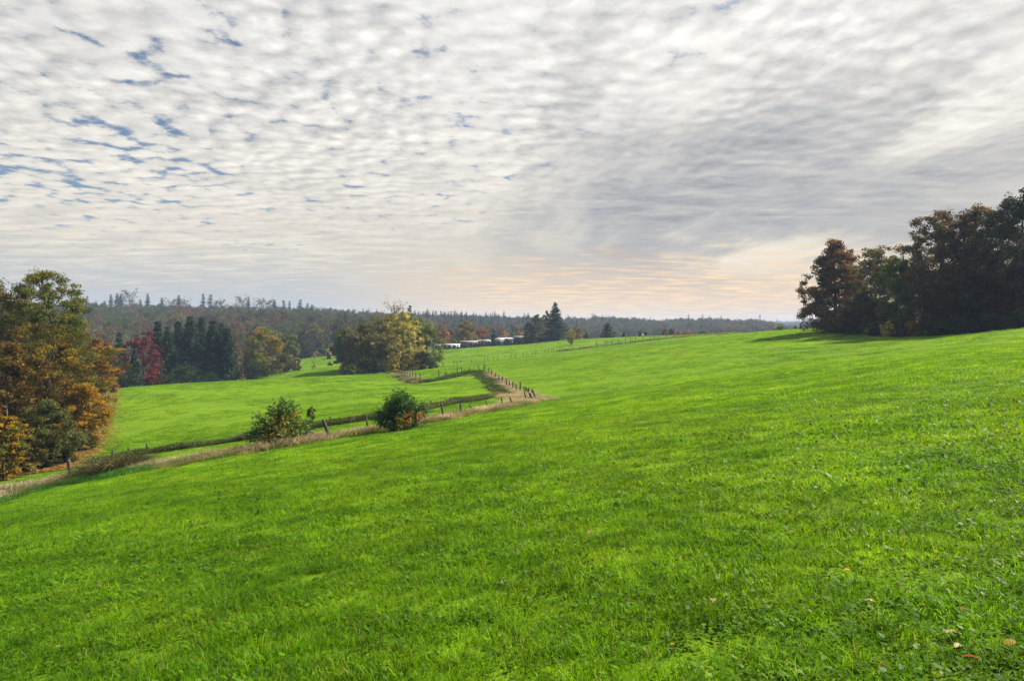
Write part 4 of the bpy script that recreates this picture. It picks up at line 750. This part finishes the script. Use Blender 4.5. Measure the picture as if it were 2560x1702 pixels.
# ------------------------------------------------------------------ caravan site
def chalet(name, label, u0, u1, vtop, Y, wall, roof, cat='chalet', flat=True, wins=3, h=2.5, dep=4.0, yaw=0.0, porch=False):
    uc = (u0+u1)/2; x, y, z = at(uc, Y); w = (u1-u0)/F*Y; zt = EYE-(vtop-HZ)/F*Y; h = max(2.3, min(3.4, zt-z)); z = zt-h
    e = empty(name, (x, y, z), yaw); tag(e, label, cat, 'chalets and caravans of the site')
    s_ = Soup(); s_.box(-w/2, w/2, 0, dep, -1.2, h-.22); s_.build('wall', M[wall], e)
    s_ = Soup()
    if flat: s_.add([(-w/2-.25, -.4, h-.32), (w/2+.25, -.4, h-.32), (w/2+.25, dep+.3, h), (-w/2-.25, dep+.3, h), (-w/2-.25, -.4, h-.18), (w/2+.25, -.4, h-.18), (w/2+.25, dep+.3, h+.14), (-w/2-.25, dep+.3, h+.14)], [(0, 3, 2, 1), (4, 5, 6, 7), (0, 1, 5, 4), (1, 2, 6, 5), (2, 3, 7, 6), (3, 0, 4, 7)])
    else: s_.add([(-w/2-.2, -.3, h-.3), (w/2+.2, -.3, h-.3), (w/2+.2, dep+.3, h-.3), (-w/2-.2, dep+.3, h-.3), (-w/2-.2, dep/2, h+.55), (w/2+.2, dep/2, h+.55)], [(0, 1, 5, 4), (2, 3, 4, 5), (0, 3, 2, 1)], [(0, 4, 3), (1, 2, 5)])
    s_.build('roof', M[roof], e)
    for k in range(wins):
        cx = -w/2+w*(k+.6)/(wins+.6); ww = w/(wins+.6)*.62; f_ = Soup(); zb = h*.36
        for bx in ((cx-ww/2-.07, cx-ww/2, zb-.07, h*.78+.07), (cx+ww/2, cx+ww/2+.07, zb-.07, h*.78+.07)): f_.box(bx[0], bx[1], -.05, .02, bx[2], bx[3])
        f_.box(cx-ww/2, cx+ww/2, -.05, .02, zb-.07, zb); f_.box(cx-ww/2, cx+ww/2, -.05, .02, h*.78, h*.78+.07); fo = f_.build('window', M['white_panel'], e)
        p = Soup(); p.box(cx-ww/2, cx+ww/2, -.02, -.005, zb, h*.78); p.build('pane', M['glass'], fo)
    d_ = Soup(); cx = w/2-w*.09; d_.box(cx-.4, cx+.4, -.04, -.004, 0, h*.76); dd = d_.build('door', M['white_panel' if wall != 'white_panel' else 'grey_panel'], e)
    hd = Soup(); hd.box(cx-.34, cx-.28, -.1, -.05, 1.0, 1.12); hd.build('handle', M['steel'], dd)
    if porch:
        pr_ = Soup()
        for k in range(4): px_ = -w/2+.1+k*(w-.2)/3; pr_.box(px_-.05, px_+.05, -.38, -.28, -1.2, h-.34)
        pr_.build('porch_posts', M['white_panel'], e)
    return e
chalet('chalet', 'pale chalet with light sheet roof and white posts, lowest on the site', 1104, 1148, 860.5, 303, 'grey_panel', 'roof_pale', wins=3, porch=True)
chalet('chalet', 'red brown chalet with grey flat roof behind the clipped hedges', 1149, 1193, 853, 310, 'brown_wall', 'roof_grey', wins=2)
chalet('chalet', 'white gabled hut right of the white caravan', 1238, 1260, 848.5, 312, 'white_panel', 'roof_pale', flat=False, wins=1, cat='hut')
chalet('chalet', 'dark chalet with white edged flat roof above the gabled hut', 1243, 1283, 845, 322, 'dark_wall', 'roof_pale', wins=2)
chalet('chalet', 'dark brown chalet beside the willow', 1284, 1318, 841, 324, 'brown_wall', 'roof_grey', wins=2)
chalet('shed', 'long white shed on the skyline beyond the pasture', 1595, 1618, 836.5, 336, 'white_panel', 'roof_grey', cat='shed', wins=2)
def caravan(label, u, vtop, Y, L=5.2, yaw=0.0):
    x, y, z = at(u, Y); zt = EYE-(vtop-HZ)/F*Y; z = zt-2.5; e = empty('caravan', (x, y, z), yaw); tag(e, label, 'caravan', 'chalets and caravans of the site')
    pr_ = np.array([(-.5, .45), (-.5, 1.5), (-.44, 2.2), (-.34, 2.5), (.36, 2.5), (.45, 2.25), (.5, 1.5), (.48, .6), (.42, .45)]); n = len(pr_)
    V = np.array([(a*L, yy, b_) for yy in (0, 2.2) for a, b_ in pr_]); s_ = Soup(); q = [(k, (k+1) % n, n+(k+1) % n, n+k) for k in range(n)]
    s_.add(V, q); o_ = mk('body', np.concatenate(s_.V), s_.faces()+[np.array([list(range(n))[::-1]]), np.array([list(range(n, 2*n))])], M['white_panel'], parent=e)
    for k, (a, b_) in enumerate([(-.38, -.12), (-.02, .14), (.24, .40)]):
        w_ = Soup(); w_.box(a*L, b_*L, -.035, -.004, 1.25, 1.95); w_.build('window', M['glass'], e)
    st = Soup(); st.box(-.49*L, .47*L, -.02, -.003, .95, 1.1); st.build('stripe', M['roof_grey'], e)
    for a in (-.05, .09):
        wv = Soup(); wv.tube([(a*L, -.02, .32), (a*L, .2, .32)], [.32, .32], 12); wh = wv.build('wheel', M['rubber'], e)
    hb = Soup(); hb.box(.42*L, .66*L, 1.0, 1.2, .42, .52); hb.build('tow_bar', M['steel'], e); return e
caravan('white caravan with rounded front among the dark hedges', 1214, 849, 314); caravan('white caravan half hidden behind the central clump', 1097, 860.5, 306, 4.6); caravan('small white caravan roof behind the brown hedge', 1200, 849.5, 324, 4.4)
def hedge(label, u0, u1, vtop, Y, pal, seed, dep=1.6, n=1600):
    x0, y, z0 = at(u0, Y); x1, _, z1 = at(u1, Y); z = min(z0, z1)-.6; H = EYE-(vtop-HZ)/F*Y-z; rng = np.random.default_rng(seed); w = x1-x0
    e = empty('hedge', ((x0+x1)/2, y, z)); tag(e, label, 'hedge', 'hedges of the site'); C = rng.uniform(-.5, .5, (n, 3)); fc = rng.integers(0, 3, n); k = np.arange(n); C[k, fc] = np.where(rng.random(n) < .5, -.5, .5)*rng.uniform(.85, 1.02, n)
    C = C*[w, dep, H]+[0, 0, H/2]+rng.normal(0, .06, (n, 3)); V, q = leafcards(rng, C, .5*rng.uniform(.6, 1.2, n)); pal = np.array(pal); s_ = Soup(); s_.add(V, q, None, np.repeat(pal[rng.integers(0, len(pal), n)]*rng.uniform(.7, 1.2, n)[:, None], 4, 0)); s_.build('foliage', M['leaf'], e)
    st = Soup()
    for k in range(5): st.tube([(w*(k-2)/5, 0, -.2), (w*(k-2)/5+.1, .05, H*.8)], [.05, .02], 4)
    st.build('stems', M['bark'], e)
HG = [(.07,.075,.016),(.09,.085,.018),(.055,.065,.016)]
hedge('clipped olive hedge left of the brown chalet', 1151, 1170, 862, 300, HG, 1); hedge('clipped olive hedge right of the brown chalet', 1184, 1202, 859, 302, HG, 2)
hedge('dark hedge below the white caravan', 1203, 1240, 855, 304, DARK, 3); hedge('dark hedge below the gabled hut', 1236, 1262, 853, 307, SPR, 4); hedge('dark green fence hedge running up to the willow', 1262, 1320, 851, 311, SPR, 5, n=2600)
hedge('dark low hedge below the pale chalet', 1098, 1150, 868, 298, DARK, 6, n=2200); hedge('dark hedge under the big fir', 1350, 1412, 846, 314, SPR, 7, n=2200); hedge('dark hedge at the foot of the willow', 1312, 1352, 845, 314, DARK, 8)
hedge('brown hedge behind the white caravan', 1196, 1208, 853, 318, [(.10,.05,.04),(.07,.045,.03)], 9, n=600)
# hut, railing and pole
x, y, z = at(822, 286); z = EYE-(917-HZ)/F*286; z = max(gz(x, y), z-.5)
e = empty('wooden_hut', (x, y, z)); tag(e, 'small dark wooden hut with pointed roof on the valley field', 'hut')
s = Soup(); s.box(-.9, .9, 0, 1.8, -.3, 1.6); s.build('wall', M['post'], e); s = Soup(); s.add([(-1.2, -.2, 1.5), (1.2, -.2, 1.5), (1.2, 2, 1.5), (-1.2, 2, 1.5), (0, -.2, 2.7), (0, 2, 2.7)], [(0, 4, 5, 3), (1, 2, 5, 4), (0, 3, 2, 1)], [(0, 1, 4), (2, 3, 5)]); s.build('roof', M['brown_wall'], e)
s = Soup(); s.box(-.35, .35, -.05, -.004, -.1, 1.2); s.build('door', M['dark_wall'], e)
x, y, z = at(806, 330); z = EYE-(905-HZ)/F*330; e = empty('railing', (x, y, max(z, gz(x, y)))); tag(e, 'low white topped railing at the wood edge behind the hut', 'railing')
for k in range(9): s = Soup(); s.box(-5+k*1.25, -4.85+k*1.25, 0, .15, -.3, 1.9); s.build('post', M['post'], e)
for hz_ in (.8, 1.75): s = Soup(); s.box(-5.1, 5.3, -.06, -.01, hz_, hz_+.28); s.build('rail', M['white_panel'], e)
x, y, z = at(1454, 330); e = empty('white_pole', (x, y, z)); tag(e, 'short white flag pole beside the domed tree', 'pole'); s = Soup(); s.tube([(0, 0, -.3), (0, 0, 2.4)], [.14, .11], 8); s.build('shaft', M['white_panel'], e); s = Soup(); s.tube([(0, 0, 2.4), (0, 0, 2.5), (0, 0, 2.6)], [.11, .18, .06], 8); s.build('cap', M['white_panel'], e)
# pylons
def pylon(u, vt, Y, label):
    x, y, z = at(u, Y); H = EYE-(vt-HZ)/F*Y-z; e = empty('pylon', (x, y, z)); tag(e, label, 'pylon', 'pylons on the horizon'); s_ = Soup(); b_ = H*.07; r = .35
    lv = np.linspace(0, 1, 8)
    for sx in (-1, 1):
        for sy in (-1, 1): s_.tube([(sx*b_*(1-.85*a), sy*b_*(1-.85*a), a*H) for a in lv], r, 4, False)
    for a0, a1 in zip(lv[:-1], lv[1:]):
        for sx in (-1, 1): s_.tube([(sx*b_*(1-.85*a0), -b_*(1-.85*a0), a0*H), (-sx*b_*(1-.85*a1), -b_*(1-.85*a1), a1*H)], r*.6, 3, False)
    s_.build('mast', M['steel'], e)
    for a, wd in ((.72, .17), (.84, .22), (.95, .13)): q = Soup(); q.tube([(-wd*H, 0, a*H), (0, 0, a*H+.02*H), (wd*H, 0, a*H)], r*.8, 4); q.build('cross_arm', M['steel'], e)
pylon(1900, 786, 1500, 'lattice pylon on the horizon left of the right wood'); pylon(1481, 783, 1500, 'faint lattice pylon above the far wood')
# ------------------------------------------------------------------ woods on the far hills
def joined(wl, name, bm='bark', lm='leaf'):
    V = np.concatenate([np.concatenate(wl[0].V), np.concatenate(wl[1].V)]); n0 = wl[0].n; f0 = wl[0].faces(); f1 = [f_+n0 for f_ in wl[1].faces()]
    col = np.concatenate([np.tile([.1, .1, .1], (n0, 1)), np.concatenate(wl[1].C)]); mi = np.concatenate([np.full(len(f_), 0) for f_ in f0]+[np.full(len(f_), 1) for f_ in f1])
    return mk(name, V, f0+f1, None, col, link=False, mats=[M[bm], M[lm]], midx=mi)
def fb(seed, pal, shape='dome', H=17, R=6.8, N=1500, leaf=.8): pal = [tuple(c*.8 for c in p_) for p_ in pal]; return joined(broadleaf(seed, H, R, .15, leaf, N, pal, shape, ncl=34, cr=.3, limbs=6, twigs=False), 'forest_tree')
forest_src = [fb(400, GREEN), fb(401, OLIVE), fb(402, [(.11,.06,.02),(.08,.055,.02)]), fb(403, [(.16,.075,.02),(.12,.06,.02)]), fb(404, DARK), fb(405, [(.09,.085,.025),(.12,.10,.03)]), fb(406, GYG), fb(407, DBRN), fb(408, [(.07,.075,.03),(.085,.08,.03)], 'oval'),
  joined(bare(409, 18, 4.5, [(.12,.10,.05)], 260, .8, n1=12), 'forest_tree', 'pale_bark'), joined(conifer(410, 22, 3.6, 15, 6, 4, 1.1, SPR), 'forest_tree', 'bark', 'needle'), joined(conifer(411, 25, 3.4, 16, 6, 4, 1.1, SPR, base=.25), 'forest_tree', 'bark', 'needle')]
def wood(name, Y0, Y1, u0, u1, sp, probs, label, seed, smin=.8, smax=1.25, cond=None):
    rng = np.random.default_rng(seed); pr_ = np.array(probs, float)
    th0, th1 = math.atan((u0-1280)/F), math.atan((u1-1280)/F); A = .5*(th1-th0)*(Y1**2-Y0**2); n = int(A/sp**2)
    r = np.sqrt(rng.uniform(Y0**2, Y1**2, n)); th = rng.uniform(th0, th1, n); x, y = r*np.sin(th), r*np.cos(th); u = 1280+F*x/y
    if cond is not None: k = cond(u, y, rng); x, y, u = x[k], y[k], u[k]
    n = len(x); c = vnoise(x, y, .012, seed)*.5+.5
    idx = rng.choice(len(pr_), n, p=pr_/pr_.sum())
    s_ = rng.uniform(smin, smax, n); return scatter(name, np.c_[x, y, ground(x, y)-.3], np.c_[rng.normal(0, .03, n), rng.normal(0, .03, n), rng.uniform(0, 6.283, n)], np.c_[s_*rng.uniform(.85, 1.2, n), s_*rng.uniform(.85, 1.2, n), s_], idx, forest_src, label, 'wood')
#            grn olv brn rst drk ylo gyg dbr olo bar con con
wood('hillside_wood', 350, 760, -150, 960, 8.6, [3, 3, 2, 1.2, 3, 1.4, 3, 3, 2, .8, .12, .03], 'mixed autumn wood covering the hill behind the left fields', 501, .7, 1.15, cond=lambda u, y, r: ~((u > 700) & (y < 352)))
wood('valley_wood', 225, 352, -150, 585, 8.5, [2, 2, 2, .8, 4, 1, 2, 3, 1, 3.5, .4, .1], 'dark valley trees behind the spruces and bare poplars', 502, .55, .85)
wood('conifer_wood', 640, 900, 1020, 1330, 8.0, [1.2, 1, 1, .6, 1, .5, 1, 1, 1, .5, 4, 3], 'blue green conifer wood on the ridge behind the caravans', 503, .55, 1.05)
wood('ridge_wood', 470, 980, 900, 1620, 9.0, [3, 2, 2.2, 1, 3, 1.2, 3, 2, 3, 1.5, .3, .1], 'autumn wood on the ridge behind the caravan site', 504, .7, 1.05, cond=lambda u, y, r: (y > 470+np.clip((u-1300)*.6, 0, 300)))
wood('distant_wood', 640, 1050, 1480, 2000, 9.5, [3, 2, 2, 1, 2, 1.5, 3, 2, 3, 1.5, .2, .1], 'hazy wood on the far ridge right of the cedar', 505, .75, 1.2)
wood('plain_wood', 1100, 2300, 1400, 2200, 24.0, [3, 2, 2, 1, 2, 1.5, 3, 2, 3, 1.5, .2, .1], 'blue hazy woods on the plain beyond the far ridge', 507, .8, 1.2, cond=lambda u, y, r: vnoise(u*2, y, .01, 2) > -.1)
wood('horizon_wood', 2350, 3000, 1100, 2250, 24.0, [3, 2, 2, 1, 2, 1, 3, 2, 3, 1, .8, .5], 'blue woods on the horizon', 506, .9, 1.3, cond=lambda u, y, r: vnoise(u*2, y*.5, .02, 3) > -.2)
# trees standing above the hill wood
pine_w = conifer(420, 22, 3.6, 13, 6, 5, 1.1, [(.03,.045,.025),(.04,.055,.03)], base=.45, ragged=.5); airy = bare(421, 22, 4.6, [(.10,.09,.05),(.08,.08,.05)], 700, .9, n1=20); fir_w = conifer(422, 22, 3.6, 16, 7, 5, 1.1, [(.025,.045,.03),(.03,.05,.03)], base=.12, ragged=.4)
protos = {}
sky_list = [('fir',195,741),('fir',207,746),('fir',218,739),('pine',240,752),('pine',262,750),('pine',277,735),('pine',293,732),('pine',302,733),('bare',324,729),('pine',351,747),('pine',369,733),('pine',405,743),('bare',428,750),('pine',447,737),('bare',462,750),('fir',508,733),('fir',527,735),('fir',541,750),('bare',552,752),('bare',605,744),('pine',621,742),('bare',650,750),('bare',668,752),('pine',686,748),('fir',709,750),('fir',724,751),('fir',751,748),('fir',769,757),('pine',780,760),('fir',1058,778),('fir',1064,780),('fir',1083,776),('fir',1090,776),('fir',1102,777),('fir',1112,779),('fir',1128,778),('fir',1142,782),('fir',1150,783),('fir',1163,784),('fir',1174,786),('fir',1182,788)]
names = {'fir': 'fir_tree', 'pine': 'pine_tree', 'bare': 'ash_tree'}
labs = {'fir': 'pointed fir rising from the skyline of the hill wood', 'pine': 'spindly pine with bare stem above the hill wood', 'bare': 'thin crowned airy tree standing above the hill wood'}
for k, (kd, u, vt) in enumerate(sky_list):
    Y = 670+((k*37) % 60) if u < 1000 else 800; x, y, z = at(u, Y); H = EYE-(vt-HZ)/F*Y-z; sc_ = H/22
    gl = labs[kd] if u < 1000 else 'dark fir pointing above the ridge wood behind the caravans'
    key = (kd)
    if key not in protos: protos[key] = plant(names[kd], gl, 'tree', {'fir': fir_w, 'pine': pine_w, 'bare': airy}[kd], (x, y, z), gl.replace(' a ', ' ')+' group', 'bark', 'needle' if kd != 'bare' else 'leaf'); o = protos[key]; o.scale = (sc_*1.3, sc_*1.3, sc_)
    else: o = copy_tree(protos[key], (x, y, z), k*1.3, (sc_*1.3*(.8+.45*((k*7) % 5)/5), sc_*1.3*(.8+.45*((k*3) % 5)/5), sc_), gl)
    o['group'] = {'fir': 'skyline firs', 'pine': 'skyline pines', 'bare': 'skyline airy trees'}[kd] if u < 1000 else 'ridge firs'
# ------------------------------------------------------------------ small things in the foreground grass
def fallen(u, v, L, pal, seed, rz, label):
    L *= .55; rng = np.random.default_rng(seed); x, y, z = hit(u, v); n = 9; t_ = np.linspace(0, 1, n); wd = .34*np.sin(np.pi*np.clip(t_*.94+.05, 0, 1))**.7*(1+.28*np.cos(t_*math.pi*7)); up = .14*np.sin(t_*math.pi)*rng.uniform(.2, 1)+.06*t_
    V = np.concatenate([np.c_[(t_-.5), wd, up+.28*wd], np.c_[(t_-.5), 0*t_, up], np.c_[(t_-.5), -wd, up+.35*wd]])*L
    q = [(r*n+k, r*n+k+1, (r+1)*n+k+1, (r+1)*n+k) for r in range(2) for k in range(n-1)]
    e = empty('fallen_leaf', (x, y, z+.032), rz); tag(e, label, 'leaf', 'fallen leaves in the near grass'); mk('blade', V, [np.array(q)], M['leaf'], np.tile(pal, (len(V), 1))*rng.uniform(.8, 1.15, (len(V), 1)), e, True)
    st = Soup(); st.tube(np.array([(-.5, 0, 0), (-.62, .02, .02), (-.75, .03, .05)])*L, [.012*L, .01*L, .008*L], 4, col=(.12, .07, .03)); st.build('stalk', M['leaf'], e); e.rotation_euler = (rng.normal(0, .12), rng.normal(0, .12), rz)
for k, (u, v, L, c, rz, lb) in enumerate([(2382,1598,.15,(.42,.25,.09),-.4,'long tan fallen leaf in the lower right grass'),(2398,1632,.11,(.40,.34,.20),.3,'pale cream fallen leaf below the long tan one'),(2428,1660,.13,(.30,.10,.025),-.5,'rusty orange fallen leaf nearest the lower right corner'),(2525,1624,.12,(.34,.22,.03),.2,'golden fallen leaf at the lower right picture edge'),(2175,1515,.11,(.36,.30,.19),-.6,'cream fallen leaf in the middle right grass'),(2405,1537,.11,(.20,.08,.03),.7,'dark brown fallen leaf above the tan one'),(1783,1512,.11,(.34,.22,.12),1.2,'beige fallen leaf standing up in the grass'),(2118,1437,.10,(.36,.22,.03),.2,'small golden fallen leaf far out in the right grass'),(1683,1625,.07,(.48,.18,.02),.9,'tiny orange fallen leaf near the bottom middle'),(145,1627,.11,(.36,.24,.13),.0,'tan fallen leaf in the lower left grass'),(388,1578,.08,(.42,.27,.06),.3,'small ochre fallen leaf left of the middle'),(865,1695,.09,(.45,.20,.02),.1,'orange fallen leaf at the bottom edge'),(1320,1483,.07,(.34,.12,.06),.5,'small red brown fallen leaf in the middle grass'),(1475,1340,.16,(.20,.11,.05),1.4,'upright brown withered stalk leaf in the middle of the meadow')]):
    fallen(u, v, L, np.array(c), 600+k, rz, lb)
# birds
for k, (u, v) in enumerate([(792,523),(807,518),(829,522),(869,521),(685,584),(352,580)]):
    Y = 170.0; x, y, z = (u-1280)/F*Y, Y, EYE-(v-HZ)/F*Y; e = empty('bird', (x, y, z), k*.7); tag(e, ['dark bird flying over the hill, first of the string of four','dark bird, second and highest of the string of four','dark bird, third of the string of four','dark bird, last and right of the string of four','lone dark bird below the string of four','lone dark bird far left above the hill wood'][k], 'bird', 'birds in the sky')
    s = Soup(); s.tube([(0, -.2, 0), (0, -.08, .01), (0, .05, .01), (0, .16, .02), (0, .22, .02)], [.015, .055, .06, .04, .01], 6); s.build('body', M['black'], e)
    for sg in (-1, 1): w_ = Soup(); w_.add([(0, .1, .03), (sg*.22, .12, .1), (sg*.45, .02, .07), (sg*.22, -.03, .09), (0, -.07, .02), (0, .1, .045), (sg*.22, .12, .11), (sg*.45, .02, .075), (sg*.22, -.03, .10), (0, -.07, .035)], [(0, 1, 3, 4), (5, 9, 8, 6)], [(1, 2, 3), (6, 8, 7)]); w_.build('wing', M['black'], e)
# ------------------------------------------------------------------ haze
s = Soup(); s.box(-3200, 3200, -3200, 3200, -40, 48)
m, t = mat('haze'); v = t.new('ShaderNodeVolumePrincipled'); v.inputs['Color'].default_value = (.46, .63, .92, 1); v.inputs['Density'].default_value = .0002; v.inputs['Anisotropy'].default_value = 0.0
o_ = t.new('ShaderNodeOutputMaterial'); t.l.new(v.outputs[0], o_.inputs['Volume'])
h = s.build('haze', m); tag(h, kind='stuff')

# alike things: say which one, counted from the left
ORD = 'first second third fourth fifth sixth seventh eighth ninth tenth eleventh twelfth thirteenth fourteenth fifteenth sixteenth seventeenth eighteenth nineteenth twentieth'.split()
ORD += ['twenty-'+w for w in ORD[:9]]+['thirtieth']
by = {}
for o in scene.objects:
    if o.parent is None and o.get('label') and not o.get('kind'): by.setdefault(o['label'], []).append(o)
for lb, os_ in by.items():
    if len(os_) > 1:
        os_.sort(key=lambda o: o.location.x/max(o.location.y, 1))
        for k, o in enumerate(os_): o['label'] = lb+', '+ORD[min(k, 29)]+' from the left'
